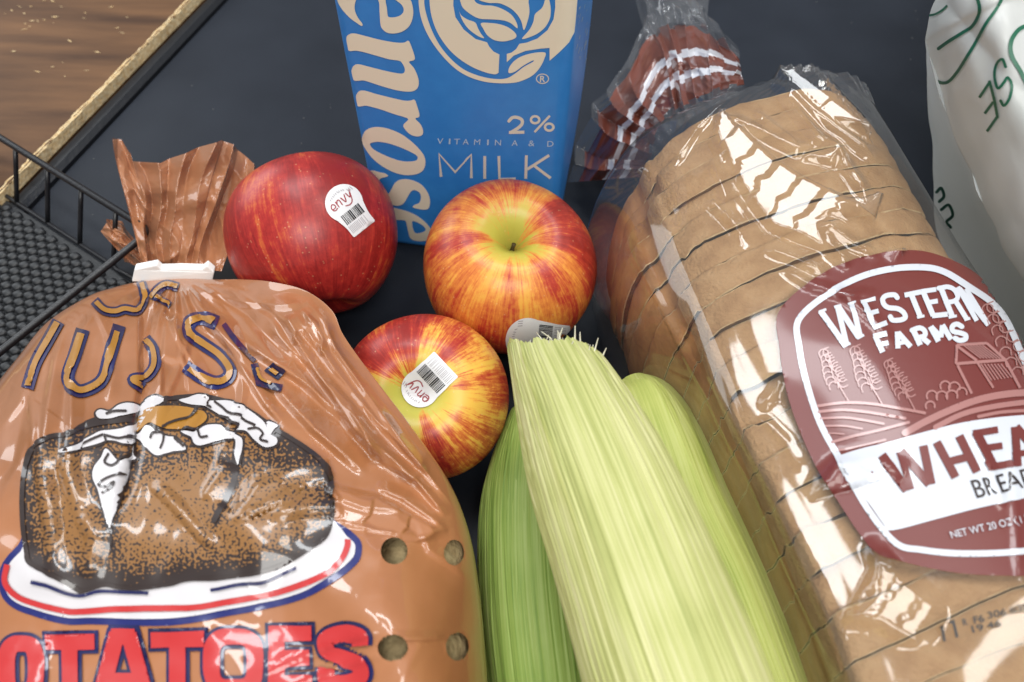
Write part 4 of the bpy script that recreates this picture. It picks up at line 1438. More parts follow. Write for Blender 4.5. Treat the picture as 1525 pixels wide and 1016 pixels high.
def big_letter(ch, x0, x1, y0, h=100):
    L = []
    X = lambda u: x0 + (x1 - x0) * u
    hw = 12.5
    if ch == 'O':
        L.append(([(X(.5) + ((x1 - x0) / 2 - hw) * np.sign(math.cos(t)) * abs(math.cos(t)) ** 0.62, y0 + h / 2 + (h / 2 - hw) * np.sign(math.sin(t)) * abs(math.sin(t)) ** 0.62) for t in np.linspace(0, 2 * math.pi, 40, endpoint=False)], True))
    elif ch == 'T':
        L += [([(x0, y0 + hw), (x1, y0 + hw - 1)], False), ([(X(.5), y0 + 4), (X(.5), y0 + h)], False)]
    elif ch == 'A':
        L += [([(X(.36) + 4, y0), (x0 + hw - 2, y0 + h)], False), ([(X(.64) - 4, y0), (x1 - hw + 2, y0 + h)], False), ([(X(.3), y0 + h * .72), (X(.7), y0 + h * .72)], False), ([(X(.3), y0 + 5), (X(.7), y0 + 5)], False)]
    elif ch == 'E':
        L += [([(x0 + hw, y0), (x0 + hw, y0 + h)], False), ([(x0, y0 + hw), (x1, y0 + hw - 2)], False), ([(x0, y0 + h * .5), (x1 - 4, y0 + h * .5 - 2)], False), ([(x0, y0 + h - hw), (x1, y0 + h - hw - 2)], False)]
    elif ch == 'S':
        L.append(([(x1 - hw, y0 + 32), (x1 - hw - 2, y0 + 18), (X(.5), y0 + hw), (x0 + hw + 1, y0 + 22), (x0 + hw + 3, y0 + 40), (X(.5), y0 + 50), (x1 - hw - 3, y0 + 60), (x1 - hw, y0 + 78), (X(.5), y0 + h - hw), (x0 + hw, y0 + 82), (x0 + hw, y0 + 66)], 'c'))
    elif ch == 'P':
        L += [([(x0 + hw, y0), (x0 + hw, y0 + h)], False), ([(x0, y0 + hw), (X(.6), y0 + hw), (x1 - hw, y0 + 25), (x1 - hw, y0 + 40), (X(.6), y0 + 55), (x0, y0 + 55)], 'c')]
    return L


for ch, x0, x1, y0 in [('P', -78, -10, 948), ('O', 0, 68, 947), ('T', 69, 143, 945), ('A', 140, 231, 944), ('T', 227, 306, 941), ('O', 304, 393, 937), ('E', 400, 466, 933), ('S', 475, 551, 930)]:
    Ls = big_letter(ch, x0, x1, y0)
    for nm, w, m_, off in (('letter_outline', 35, 'p_navy', 0.0005), ('letter', 24, 'p_red', 0.0009)):
        sh = Shapes()
        for p, cl_ in Ls:
            p = np.array(p, float)
            if cl_ is False and nm == 'letter_outline':
                d = (p[-1] - p[0]) / np.linalg.norm(p[-1] - p[0]); p = np.array([p[0] - d * 5, *p[1:-1], p[-1] + d * 5])
            sh.stroke(p, w, cl_ is True, cl_ is not False, True)
        decal(nm, sh, bp_, MT[m_], pbag, off, 5)

# white closure and the gathered tail behind it
cl_out = [(196, 420), (200, 402), (233, 395.5), (240, 402), (268, 401), (301, 402), (308, 396.5), (319, 406), (316, 420)]
fr = P([q[0] for q in cl_out], [q[1] for q in cl_out], np.array([.031, .0365, .039, .0365, .037, .037, .039, .036, .031]))
bk = fr + np.array([0, 0.0035, 0.0005])
k = len(cl_out)
MT['clip'] = mk('clip_plastic', (0.8, 0.79, 0.77), 0.35, 0.5)
o = mesh('closure', np.concatenate((fr, bk)), [tuple(range(k))[::-1], tuple(range(k, 2 * k))] + [(i, (i + 1) % k, k + (i + 1) % k, k + i) for i in range(k)], MT['clip'], pbag, False)
bv = o.modifiers.new('b', 'BEVEL'); bv.width = 0.0005; bv.segments = 2


def fan(name, inner, outer, nu, nv, mats, parent, pleats, amp, seed, fm=None, bulge=0.0, drop=0.0, sharp=True, crinkle=0.0):
    """pleated sheet of film between two lines of (px, py, z) points"""
    a = np.array(inner, float); b = np.array(outer, float)

    def lin(c, n):
        t = np.linspace(0, len(c) - 1, n); i = np.minimum(t.astype(int), len(c) - 2); f = (t - i)[:, None]
        return c[i] * (1 - f) + c[i + 1] * f
    A, B = lin(a, nu), lin(b, nu)
    u = np.linspace(0, 1, nu); v = np.linspace(0, 1, nv)
    uw = u[:, None] + 0.03 * vnoise(u[:, None] * 6, v[None] * 3, seed) * (1 - v[None] * 0.4)
    ph = uw * pleats + 0.7 * vnoise(uw * pleats * 0.6, v[None] * 1.4, seed + 1)
    tri = np.abs((ph % 1) - 0.5) * 4 - 1
    tri = tri * (0.6 + 0.5 * vnoise(np.floor(ph) * 3.1, v[None] * 2.2, seed + 2))
    if not sharp:
        tri = np.sin(tri * 1.4)
    q = A[:, None] * (1 - v[None, :, None]) + B[:, None] * v[None, :, None]
    prof = (0.35 + 0.65 * v[None]) * amp
    q[..., 2] += tri * prof + bulge * np.sin(v[None] * math.pi) + 0.35 * amp * vnoise(u[:, None] * 9, v[None] * 6, seed + 7)
    for sc_, am_ in ((4, 1.0), (8, 0.45), (17, 0.12)):
        q[..., 2] += crinkle * am_ * (1 - 2 * np.abs(vnoise(u[:, None] * sc_ + v[None] * sc_ * 0.6, v[None] * sc_ * 0.8 - u[:, None] * sc_ * 0.3, seed + 20 + sc_)))
    q[..., 2] = np.maximum(q[..., 2], 0.0015)
    q[..., 0] += 5 * tri * v[None]
    W = P(q[..., 0], q[..., 1], q[..., 2])
    fc = gfaces(nu, nv)
    fmat = None
    if fm is not None:
        vi = (fc[:, 0] % nv) / (nv - 1.0); ui = (fc[:, 0] // nv) / (nu - 1.0)
        phf = ph.ravel()[fc[:, 0]]
        fmat = fm(ui, vi, phf)
    return mesh(name, W.reshape(-1, 3), fc, None, parent, True, mats, fmat)


fan('neck', [(207, 424, .028), (262, 420, .029), (316, 422, .031)], [(212, 404, .028), (262, 402, .030), (318, 405, .030)], 60, 8, [MT['ptail']], pbag, 7, .002, 3)
fan('tail', [(214, 402, .030), (262, 400, .034), (330, 404, .034)],
    [(165, 205, .052), (182, 208, .046), (196, 240, .040), (238, 243, .05), (290, 222, .058), (332, 208, .062), (350, 218, .050), (368, 235, .046), (383, 252, .044)], 220, 120, [MT['ptail']], pbag, 6.5, .008, 12, crinkle=.0020)
fan('tail_flap', [(225, 404, .024), (222, 396, .026), (219, 386, .024)], [(186, 390, .012), (152, 345, .02), (158, 326, .024), (182, 330, .016)], 60, 40, [MT['ptail']], pbag, 2.4, .003, 15, crinkle=.003)


# ---------------------------------------------------------------- loaf of sliced bread
LY = math.radians(9.5)
SV = np.array([math.sin(LY), -math.cos(LY), 0])       # along the loaf, towards the viewer
CV = np.array([math.cos(LY), math.sin(LY), 0])        # across
LR = np.array([0.0663, 0.1527, 0])


def LP(c, s, z):
    c, s, z = np.broadcast_arrays(np.asarray(c, float), np.asarray(s, float), np.asarray(z, float))
    return LR + c[..., None] * CV + s[..., None] * SV + z[..., None] * np.array([0, 0, 1.0])


def squash(c, s, to=0.002):
    """the soft side of the loaf is pressed in where the corn lies against it"""
    w = np.clip((s + 0.035) / 0.05, 0, 1); w = w * w * (3 - 2 * w)
    to = to + 0.007 * np.clip((s - 0.02) / 0.08, 0, 1)
    return np.where(c < to, c + (to - c) * 0.92 * w, c)


SPROF = [(.003, .096), (.012, .1030), (.03, .1080), (.052, .1105), (.075, .1095), (.094, .1045), (.1085, .092), (.1155, .066), (.115, .03), (.109, .008), (.095, .003), (.05, .003), (.02, .003), (.006, .006), (.002, .012),
         (-.004, .012), (-.009, .02), (-.0115, .045), (-.0105, .066), (-.0075, .078), (-.002, .083), (.0, .089)]
NP_ = 132
sp = catmull(SPROF, NP_, True)
MT['crust'] = mk('bread_crust', (0.30, 0.165, 0.071), 0.75, 0.25, c2=(0.41, 0.25, 0.120), nscale=130, lo=0.3, hi=0.7, detail=9, c3=(0.36, 0.208, 0.093), bump=0.7, bscale=800, bdist=0.0012)
MT['crust_side'] = MT['crust']
MT['crumb'] = mk('bread_crumb', (0.5, 0.36, 0.2), 0.9, 0.1, c2=(0.38, 0.25, 0.12), nscale=400, bump=0.8, bscale=500)
MT['crust_dark'] = mk('bread_crust_dark', (0.24, 0.10, 0.03), 0.75, 0.25, c2=(0.36, 0.175, 0.062), nscale=60, detail=8, bump=0.5, bscale=420, bdist=0.001)
c0 = LP(0.05, 0.0, 0)
loaf = thing('bread_loaf', c0, 'sliced brown wheat loaf lying on its side inside the clear bag', 'bread')
TH = 0.0121
s = -0.1135
num = 0
while s < 0.15:
    th = TH * random.uniform(0.95, 1.05)
    cc = sp.mean(0)
    k = 0.965 if num == 0 else (0.985 if num == 1 else random.uniform(0.988, 1.004))
    jc, jz, tl = random.uniform(-.0007, .0007), random.uniform(-.0005, .0004), 0.0
    offs = [(0.0001, .968), (0.0004, .980), (0.0014, .997), (th * .5, 1.006), (th - .0014, .997), (th - .0004, .980), (th - .0001, .968)]
    V = []
    for j, (o_, f) in enumerate(offs):
        an = np.arange(NP_)
        fray = 0.0007 * vnoise(an * 0.6, np.full(NP_, j * 0.9), 40 + num) * (1 if j in (1, 5) else 0.35)
        big = 0.0016 * vnoise(an * 0.09, np.full(NP_, num * 1.7), 5)
        dirv = sp - cc; dirv = dirv / np.linalg.norm(dirv, axis=1)[:, None]
        edge_in = (1 - f) * 0.028
        pr = cc + (sp - cc) * k + dirv * (fray + big - edge_in)[:, None]
        so = s + o_ + 0.010 + ((tl - 0.21) * (pr[:, 0] - .05)) + 0.010 * max(0, 1 - num / 3.0) * ((pr[:, 0] - .05) / .055) ** 2 + 0.0011 * vnoise(an * 0.22, np.full(NP_, 2.0), 60 + num + (1 if j > 3 else 0)) + 0.0004 * vnoise(an * 0.9, np.full(NP_, 4.0), 90 + num + (1 if j > 3 else 0))
        c_ = squash(pr[:, 0] + jc, so)
        V.append(LP(c_, so, np.maximum(pr[:, 1] + jz, 0.0022)))
    V = np.stack(V, 1).reshape(-1, 3)
    nj = len(offs)
    q = gfaces(NP_, nj, True)
    fmi = np.where((sp[(q[:, 0] // nj), 0] < -0.001), 2, 0)
    fmi = np.where((q[:, 0] % nj == 0) | (q[:, 0] % nj == nj - 2), 1, fmi)
    Fc = [tuple(f) for f in q] + [tuple(i * nj for i in range(NP_)), tuple(i * nj + nj - 1 for i in range(NP_))[::-1]]
    mesh('slice', V, Fc, None, loaf, True, [MT['crust'], MT['crumb'], MT['crust_dark']], list(fmi) + [1 if num else 2, 1])
    s += th + 0.0001
    num += 1

# clear bag around it
MT['clear'] = clear_film('clear_film')
MT['label'] = pm('label_brown', (0.15, 0.026, 0.021)); MT['label'].node_tree.nodes['Principled BSDF'].inputs['Coat Weight'].default_value = 0.5
MT['label_w'] = pm('label_white', (0.60, 0.62, 0.67))
MT['label_p'] = pm('label_pink', (0.36, 0.16, 0.145))
MT['tail_b'] = pm('tail_brown', (0.15, 0.038, 0.022))
MT['tail_w'] = pm('tail_white', (0.62, 0.62, 0.66))
FPROF = [(.05, .0012), (.012, .0012), (-.010, .004), (-.017, .02), (-.0185, .045), (-.0165, .067), (-.010, .0855), (-.002, .0975), (.010, .1055), (.03, .1112), (.052, .1137), (.075, .1130), (.096, .1080), (.1125, .0945), (.1195, .066), (.119, .03), (.114, .005), (.095, .0012)]
NA, NS = 420, 330
fp = catmull(FPROF, NA, True)
sv_ = np.concatenate((np.linspace(-0.139, -0.115, 46)[:-1], np.linspace(-0.115, 0.165, NS - 45)))
kk = np.interp(sv_, [-.139, -.135, -.129, -.121, -.115], [.30, .46, .74, .93, 1.0])
shape_c = np.array([0.030, 0.045])
S2 = np.broadcast_to(sv_[None], (NA, NS))
C2 = shape_c[0] + (fp[:, None, 0] - shape_c[0]) * kk
Z2 = shape_c[1] + (fp[:, None, 1] - shape_c[1]) * kk
Z2 = np.where(kk < 1, np.maximum(Z2, 0.0012), Z2)
C2 = squash(C2, S2, -0.0015)
S2 = S2 - 0.21 * (C2 - 0.05) * np.clip(1 - (S2 + 0.08) / 0.2, 0, 1) + 0.010 * np.clip(1 - (S2 + 0.108) / 0.03, 0, 1)
pos = LP(C2, S2, Z2)
pxy, _ = PX(pos)
f2 = pxy.reshape(-1, 2)
z8 = lambda pts: [(1040 + x / 3.079, 90 + y / 3.079) for x, y in pts]
CB = [(z8([(325, 85), (540, 375), (610, 420), (800, 690)]), .0040, 13), (z8([(325, 85), (580, 290), (830, 480)]), .0036, 13), (z8([(330, 65), (525, 70), (640, 200), (800, 370)]), .0034, 12),
      (z8([(100, 258), (250, 320), (450, 420), (540, 375)]), .0034, 11), (z8([(240, 230), (330, 300), (445, 400)]), .0022, 8), (z8([(80, 240), (320, 470), (450, 560), (650, 670), (830, 730)]), .0050, 92, 14),
      (z8([(70, 350), (170, 560), (320, 770), (580, 890)]), -.0025, 16), (z8([(540, 760), (590, 870), (690, 950)]), .0030, 10), (z8([(550, 775), (680, 850), (830, 890)]), .0026, 10),
      (z8([(40, 650), (100, 700), (190, 800)]), .0024, 11), (z8([(300, 870), (460, 930), (590, 985)]), .0022, 10), (z8([(470, 450), (610, 430), (620, 490)]), .0026, 9),
      ([(1160, 400), (1200, 425), (1260, 445), (1310, 440)], .0018, 9), ([(1240, 430), (1300, 480), (1330, 520)], .0016, 9),
      ([(1208, 742), (1250, 700), (1300, 690), (1345, 712)], .0026, 16), ([(1240, 690), (1290, 712), (1340, 716)], .0018, 11),
      ([(1290, 800), (1305, 850), (1265, 925), (1300, 930), (1355, 965)], .0034, 17), ([(1300, 830), (1340, 870), (1385, 910), (1360, 960)], .0030, 15),
      ([(1500, 640), (1505, 720), (1510, 800), (1512, 870)], .0007, 6), ([(1440, 640), (1465, 690), (1490, 760)], .0016, 8),
      ([(1135, 610), (1155, 585), (1165, 560)], .0018, 8), ([(1130, 620), (1170, 660), (1190, 700)], .0012, 9),
      ([(918, 330), (960, 410), (1010, 510), (1060, 600), (1120, 730), (1180, 860), (1250, 1010)], .0007, 7),
      ([(985, 300), (1010, 380), (1030, 430), (1090, 560), (1150, 720), (1225, 860), (1280, 1010)], .0004, 14),
      ([(1000, 250), (1040, 190), (1100, 130)], .0022, 13), ([(1060, 240), (1090, 330), (1110, 370)], .0014, 9), ([(950, 250), (985, 300), (1005, 340)], -.0020, 13)]
cr = creases(f2, CB).reshape(NA, NS)
dC = np.gradient(C2, axis=0); dZ = np.gradient(Z2, axis=0)
ln = np.hypot(dC, dZ) + 1e-9
nC, nZ = dZ / ln, -dC / ln
if nZ[NA // 2].mean() < 0:
    nC, nZ = -nC, -nZ
topm = np.clip((Z2 - 0.03) / 0.03, 0, 1)
nz_ = 0.0012 * vnoise(pxy[..., 0] / 120 + pxy[..., 1] / 230, pxy[..., 1] / 190, 21)
rdg = np.clip(1 - np.abs(vnoise(pxy[..., 0] / 55 + pxy[..., 1] / 95, pxy[..., 1] / 160 - pxy[..., 0] / 120, 25)) - 0.8, 0, 1) / 0.2
endw = np.clip((-0.1 - S2) / 0.01, 0, 1)
endp = 0.002 * endw * (np.abs((np.arange(NA)[:, None] / 9.0 + 0.6 * vnoise(np.arange(NA)[:, None] / 14.0, S2 * 60, 3)) % 1 - 0.5) * 2 - 0.5)
lmask = 1 - 0.75 * np.exp(-(((pxy[..., 0] - 1380) / 190) ** 2 + ((pxy[..., 1] - 620) / 190) ** 2) ** 2)
dsp = (cr * (0.4 + 0.6 * lmask) + nz_ * lmask + 0.0 * rdg) * topm + endp * topm
C3, Z3 = C2 + nC * dsp, Z2 + nZ * dsp
f0 = LP(C3, S2, np.maximum(Z3, 0.0012))
nr = np.cross(np.gradient(f0, axis=0), np.gradient(f0, axis=1)); nr /= np.linalg.norm(nr, axis=-1)[..., None] + 1e-12
nr = np.where(nr[..., 2:3] < 0, -nr, nr)
vis = (np.arange(NA)[:, None] > NA * 0.22) & (np.arange(NA)[:, None] < NA * 0.9) & (S2 > -2)
nr = np.where(vis[..., None], nr, 0)
FF = [(z8([(75, 260), (110, 262), (320, 470), (450, 560), (650, 670), (825, 722), (700, 765), (590, 735), (535, 770), (585, 890), (420, 800), (330, 775), (250, 690), (165, 565), (65, 355)]), 1, 7),
      (z8([(330, 75), (520, 75), (640, 210), (800, 380), (600, 300)]), 1, 2), (z8([(480, 450), (610, 430), (625, 500)]), 1, 2), (z8([(590, 680), (820, 720), (720, 770), (640, 740)]), 2, 2),
      ([(1208, 742), (1240, 700), (1262, 695), (1345, 714), (1290, 722), (1240, 735)], 3, 3), ([(1300, 835), (1315, 850), (1385, 900), (1383, 925), (1358, 966), (1310, 935), (1264, 926), (1292, 895)], 3, 3),
      (z8([(40, 645), (75, 650), (110, 690), (170, 775), (130, 750)]), 2, 2), (z8([(300, 870), (470, 925), (600, 985), (480, 960)]), 1, 2), (z8([(820, 870), (960, 860), (900, 940)]), 1, 2), ([(1135, 612), (1160, 582), (1168, 588), (1145, 612)], 3, 3)]
fd = facets(f0.reshape(-1, 3), pxy.reshape(-1, 2), nr.reshape(-1, 3), FF, 0.006).reshape(NA, NS)
fd = fd + np.where(np.abs(fd) > 1e-6, 0.00008 * vnoise(pxy[..., 0] / 20, pxy[..., 1] / 26, 77), 0)
Z3 = Z3 + fd
filmv = LP(C3, S2, np.maximum(Z3, 0.0012)).reshape(-1, 3)
Fq = gfaces(NA, NS, True)
bbag = thing('bread_bag', LP(0.05, 0.03, 0.0), 'clear plastic bread bag with brown oval label and gathered striped tail', 'bag')
cf = mesh('film', filmv, [tuple(f) for f in Fq] + [tuple(i * NS + NS - 1 for i in range(NA))], MT['clear'], bbag)
bf = bvh_of(cf)

# label printed on the bag
z4 = lambda pts: [(1140 + x / 1.847, 350 + y / 1.847) for x, y in pts]
lab = catmull(z4([(35, 215), (120, 130), (220, 75), (320, 50), (400, 43), (470, 55), (560, 95), (620, 150), (680, 240), (730, 350), (780, 480), (830, 620), (850, 740), (845, 830), (800, 900), (740, 935), (650, 938), (540, 932), (440, 915), (360, 895), (310, 880), (260, 825), (200, 735), (140, 640), (90, 530), (55, 420), (38, 310)]), 160, True)
decal('label', Shapes().poly(lab), bf, MT['label'], bbag, 0.0003, 5)
ringc = z4([(90, 237), (160, 172), (250, 122), (340, 97), (430, 92), (490, 105), (560, 148), (620, 190), (660, 240), (700, 330), (740, 430), (790, 570), (815, 700), (805, 800), (770, 855), (700, 872), (600, 878), (510, 877), (430, 868), (358, 850), (280, 755), (210, 630), (150, 520), (110, 400), (92, 310)])
decal('label_border', Shapes().stroke(catmull(ringc, 150, True), 9.5, True, False), bf, MT['label_w'], bbag, 0.0006, 5)
z6 = lambda pts: [(1190 + x / 3.764, 590 + y / 3.764) for x, y in pts]
band = np.concatenate((catmull(z6([(215, 345), (330, 305), (500, 262), (700, 205), (900, 155), (1100, 125), (1300, 108), (1400, 104)]), 40), catmull(z6([(1440, 220), (1462, 350), (1470, 520), (1400, 540), (1261, 575), (1000, 632), (760, 695), (515, 757), (470, 720), (400, 620), (300, 490)]), 50)))
decal('label_band', Shapes().poly(band), bf, MT['label_w'], bbag, 0.0006, 5)
pink = Shapes()
for p, w in [([(105, 60), (250, 42), (400, 48), (550, 72), (700, 100)], 14), ([(110, 92), (250, 82), (400, 98), (590, 130)], 14), ([(120, 130), (250, 125), (350, 138), (470, 160)], 12), ([(140, 172), (250, 172), (350, 188)], 10), ([(160, 212), (210, 214), (250, 218)], 7), ([(185, 262), (300, 230), (450, 195), (610, 152)], 14), ([(210, 312), (340, 285), (480, 250)], 10),
             ([(590, 212), (700, 150), (850, 80), (1000, 25), (1150, -5), (1300, -15), (1500, -10)], 34), ([(760, 180), (900, 110), (1050, 70), (1261, 40), (1500, 30)], 26), ([(1000, 120), (1130, 95), (1300, 85), (1500, 80)], 16)]:
    decal('field_line', Shapes().stroke(z6(p), w / 3.764 * 1.15), bf, MT['label_p'], bbag, 0.0006, 5)
z5a = lambda pts: [(1150 + x / 4.065, 370 + y / 4.065) for x, y in pts]
z5b = lambda pts: [(1325 + x / 4.065, 370 + y / 4.065) for x, y in pts]


def tree_print(trunk0, trunk1, tip, n=9, wd=34):
    t = Shapes()
    a, b = np.array(trunk0, float), np.array(tip, float)
    ax = (b - a); side = np.array([-ax[1], ax[0]]); side /= np.linalg.norm(side)
    pr_ = []
    for i in range(n):
        f = i / (n - 1.0)
        w = wd * (0.55 + 0.45 * math.sin(math.pi * min(1, f * 1.15 + 0.12))) * (1 - 0.45 * f)
        for sg in (-1, 1):
            c = a + ax * f + side * sg * w * 0.55
            pts = [c + np.array([math.cos(q), math.sin(q)]) * wd * 0.36 for q in np.linspace(0, 2 * math.pi, 7)[:5] + (0.6 if sg > 0 else 2.4)]
            t.stroke(pts, 1.9)
    t.stroke([trunk1, a, a + ax * 0.25], 2.0)
    return t


for t0, t1, tp, wd in [(z5a([(400, 830)])[0], z5a([(460, 932)])[0], z5a([(322, 640)])[0], 20), (z5a([(600, 840)])[0], z5a([(660, 945)])[0], z5a([(512, 625)])[0], 22), (z5b([(100, 890)])[0], z5b([(150, 988)])[0], z5b([(0, 705)])[0], 19), (z5b([(800, 740)])[0], z5b([(860, 850)])[0], z5b([(600, 370)])[0], 24)]:
    decal('tree_print', tree_print(t0, t1, tp, 7, wd), bf, MT['label_p'], bbag, 0.0006, 5)
bs = Shapes()
for c, r in [((250, 900), 32), ((240, 960), 28), ((330, 840), 30), ((385, 850), 34), ((310, 905), 34), ((370, 900), 34), ((430, 880), 30)]:
    bs.stroke(z5b([(c[0] + r * math.cos(q), c[1] + r * math.sin(q)) for q in np.linspace(2.6, 6.6, 7)]), 2.6)
decal('bush_print', bs, bf, MT['label_p'], bbag, 0.0006, 5)
bn = Shapes()
for p, w in [([(400, 590), (580, 580)], 4), ([(400, 590), (395, 705)], 4), ([(405, 600), (520, 685)], 4), ([(580, 580), (690, 680)], 4), ([(395, 705), (700, 680)], 4.5), ([(405, 715), (490, 885)], 4), ([(525, 700), (620, 850)], 3.4), ([(695, 690), (780, 850)], 4)] + \
        [([(440 + k * 19, 592), (545 + k * 19, 672)], 1.7) for k in range(7)] + [([(545 + k * 20, 705), (610 + k * 20, 805 - k * 3)], 1.8) for k in range(7)] + [([(415 + k * 14, 625 + k * 10), (425 + k * 14, 682)], 1.6) for k in range(6)]:
    bn.stroke(z5b(p), w, False, False, True)
decal('barn_print', bn, bf, MT['label_p'], bbag, 0.0006, 5)
# lettering: heavy strokes in the photo's positions
LW = Shapes()
wA = [([(290, 385), (440, 595)], 9.0), ([(392, 355), (448, 590)], 8.0), ([(395, 355), (520, 545)], 8.5), ([(480, 330), (530, 545)], 8.0),
      ([(545, 320), (625, 490)], 7.5), ([(530, 328), (620, 308)], 7), ([(585, 400), (640, 385)], 7), ([(610, 485), (690, 455)], 7.5)]
for p, w in wA:
    LW.stroke(z5a(p), w, False, False, True)
LW.stroke(z5a([(280, 392), (325, 375)]), 4, False, False, True); LW.stroke(z5a([(372, 362), (415, 350)]), 4, False, False, True); LW.stroke(z5a([(460, 338), (500, 325)]), 4, False, False, True)
LW.stroke(z5a([(425, 602), (470, 580)]), 4, False, False, True); LW.stroke(z5a([(510, 552), (552, 530)]), 4, False, False, True)
LW.stroke(z5a([(752, 305), (735, 288), (690, 292), (665, 312), (672, 345), (700, 365), (755, 372), (790, 395), (800, 425), (770, 440), (725, 440), (710, 420)]), 7.5)
for p, w in [([(85, 290), (185, 270)], 7.5), ([(125, 285), (180, 420)], 8), ([(195, 265), (258, 415)], 8), ([(185, 268), (275, 255)], 7), ([(225, 335), (285, 325)], 7), ([(250, 415), (345, 405)], 7.5), ([(305, 250), (375, 425)], 8), ([(395, 330), (460, 435)], 7.5),
             ([(405, 240), (520, 445)], 7), ([(415, 250), (590, 470)], 7.5), ([(455, 250), (590, 468)], 6.5), ([(160, 425), (205, 415)], 4), ([(350, 425), (400, 415)], 4), ([(445, 440), (480, 430)], 4)]:
    LW.stroke(z5b(p), w, False, False, True)
LW.stroke(z5b([(290, 248), (345, 240), (385, 258), (405, 300), (385, 325), (335, 335)]), 7)
decal('western_lettering', LW, bf, MT['label_w'], bbag, 0.0006, 4)
LF = Shapes()
for p, w in [([(620, 535), (665, 635)], 8.5), ([(608, 540), (688, 520)], 8), ([(640, 592), (700, 575)], 7.5)]:
    LF.stroke(z5a(p), w, False, False, True)
for p, w in [([(40, 510), (45, 612)], 8), ([(45, 515), (122, 602)], 8), ([(45, 582), (105, 570)], 6), ([(135, 495), (180, 592)], 8.5), ([(195, 550), (235, 582)], 8), ([(240, 480), (290, 570)], 8), ([(245, 480), (305, 545)], 7.5), ([(305, 545), (312, 472)], 7), ([(312, 470), (365, 558)], 8)]:
    LF.stroke(z5b(p), w, False, False, True)
LF.stroke(z5b([(130, 502), (175, 488), (205, 505), (205, 535), (160, 548)]), 7.5)
LF.stroke(z5b([(430, 480), (400, 465), (372, 480), (378, 508), (420, 518), (452, 532), (450, 556), (415, 563), (390, 550)]), 7.5)
decal('farms_lettering', LF, bf, MT['label_w'], bbag, 0.0006, 4)
HW = Shapes()
for p, w in [([(460, 340), (600, 535)], 13), ([(560, 320), (620, 530)], 11), ([(565, 315), (725, 500)], 13), ([(690, 285), (735, 500)], 12.5), ([(765, 265), (870, 462)], 12.5), ([(890, 230), (990, 432)], 12.5), ([(830, 375), (930, 350)], 11.5),
             ([(985, 210), (1085, 405)], 12.5), ([(970, 218), (1105, 195)], 10), ([(1025, 300), (1130, 285)], 10), ([(1060, 405), (1190, 385)], 10.5), ([(1200, 180), (1215, 400)], 12), ([(1205, 180), (1370, 370)], 12.5), ([(1225, 330), (1330, 315)], 9), ([(1310, 166), (1430, 158)], 10), ([(1365, 165), (1425, 345)], 12)]:
    HW.stroke(z6(p), w, False, False, True)
decal('wheat_lettering', HW, bf, MT['label'], bbag, 0.0009, 4)
tx = Shapes().text('BREAD', z6([(952, 480)])[0], z6([(1295, 405)])[0], z6([(1330, 500)])[0], z6([(990, 578)])[0], 0.0)
decal('bread_lettering', tx, bf, MT['p_dark'], bbag, 0.0009, 5)
low_ = np.concatenate((catmull(z6([(515, 757), (760, 695), (1000, 632), (1261, 575), (1500, 525), (1700, 500)]), 30), catmull(z6([(1730, 640), (1600, 800), (1400, 842), (1180, 855), (960, 862), (760, 845), (560, 810)]), 30)))
tx = Shapes().text('NET WT 20 OZ (1 LB 4 OZ)', z6([(835, 765)])[0], z6([(1440, 627)])[0], z6([(1458, 682)])[0], z6([(855, 815)])[0], 0.0)
decal('weight_lettering', tx, bf, MT['label_w'], bbag, 0.0009, 5)
z9 = lambda pts: [(1160 + x / 3.433, 720 + y / 3.433) for x, y in pts]
ds = Shapes()
for p in ([(810, 738), (826, 722), (843, 812)], [(868, 718), (885, 702), (907, 792)]):
    ds.stroke(z9(p), 4.4, False, False, True)
ds.text('R', *z9([(930, 698), (955, 692), (962, 728), (938, 734)]), 0.028)
ds.text('F6', *z9([(985, 685), (1038, 672), (1048, 712), (993, 724)]), 0.028)
ds.text('306', *z9([(1055, 662), (1152, 640), (1158, 680), (1063, 698)]), 0.028)
ds.text('#3E', *z9([(1165, 636), (1262, 615), (1275, 660), (1172, 672)]), 0.028)
ds.text('19:46', *z9([(975, 732), (1125, 700), (1133, 735), (985, 770)]), 0.028)
decal('date_stamp', ds, bf, MT['ink'], bbag, 0.0008, 4)


# gathered, striped tail of the bag behind the loaf
def bands(ui, vi, ph):
    v = vi - 0.08 + 0.022 * np.sin(np.floor(ph * 2) * 2.7) + 0.03 * np.sin(ui * 11)
    out = np.zeros(len(vi), int)
    out[(v > 0.08) & (v < 0.80 - 0.25 * np.clip(ui - 0.35, 0, 1))] = 1
    out[((v > 0.26) & (v < 0.33)) | ((v > 0.44) & (v < 0.51))] = 2
    return out


MT['clear2'] = clear_film('clear_film_gathered', 0.05, 0.8, 0.09, base=0.08)
fan('tail', [(978, 262, .030), (985, 225, .042), (1000, 200, .058), (1020, 182, .072), (1056, 160, .084), (1110, 138, .092)],
    [(846, 272, .010), (858, 225, .020), (882, 160, .034), (925, 105, .042), (958, 40, .045), (985, 5, .050), (1030, -4, .055), (1062, 30, .060), (1100, 72, .072)], 340, 110,
    [MT['clear2'], MT['tail_b'], MT['tail_w']], bbag, 10, .0075, 33, bands, 0.006, crinkle=.003)
fan('tail_end', [(962, 60, .045), (1000, 32, .05), (1052, 40, .055)], [(940, -40, .045), (985, -50, .055), (1060, -30, .06)], 70, 30, [MT['clear2']], bbag, 3.5, .006, 41)


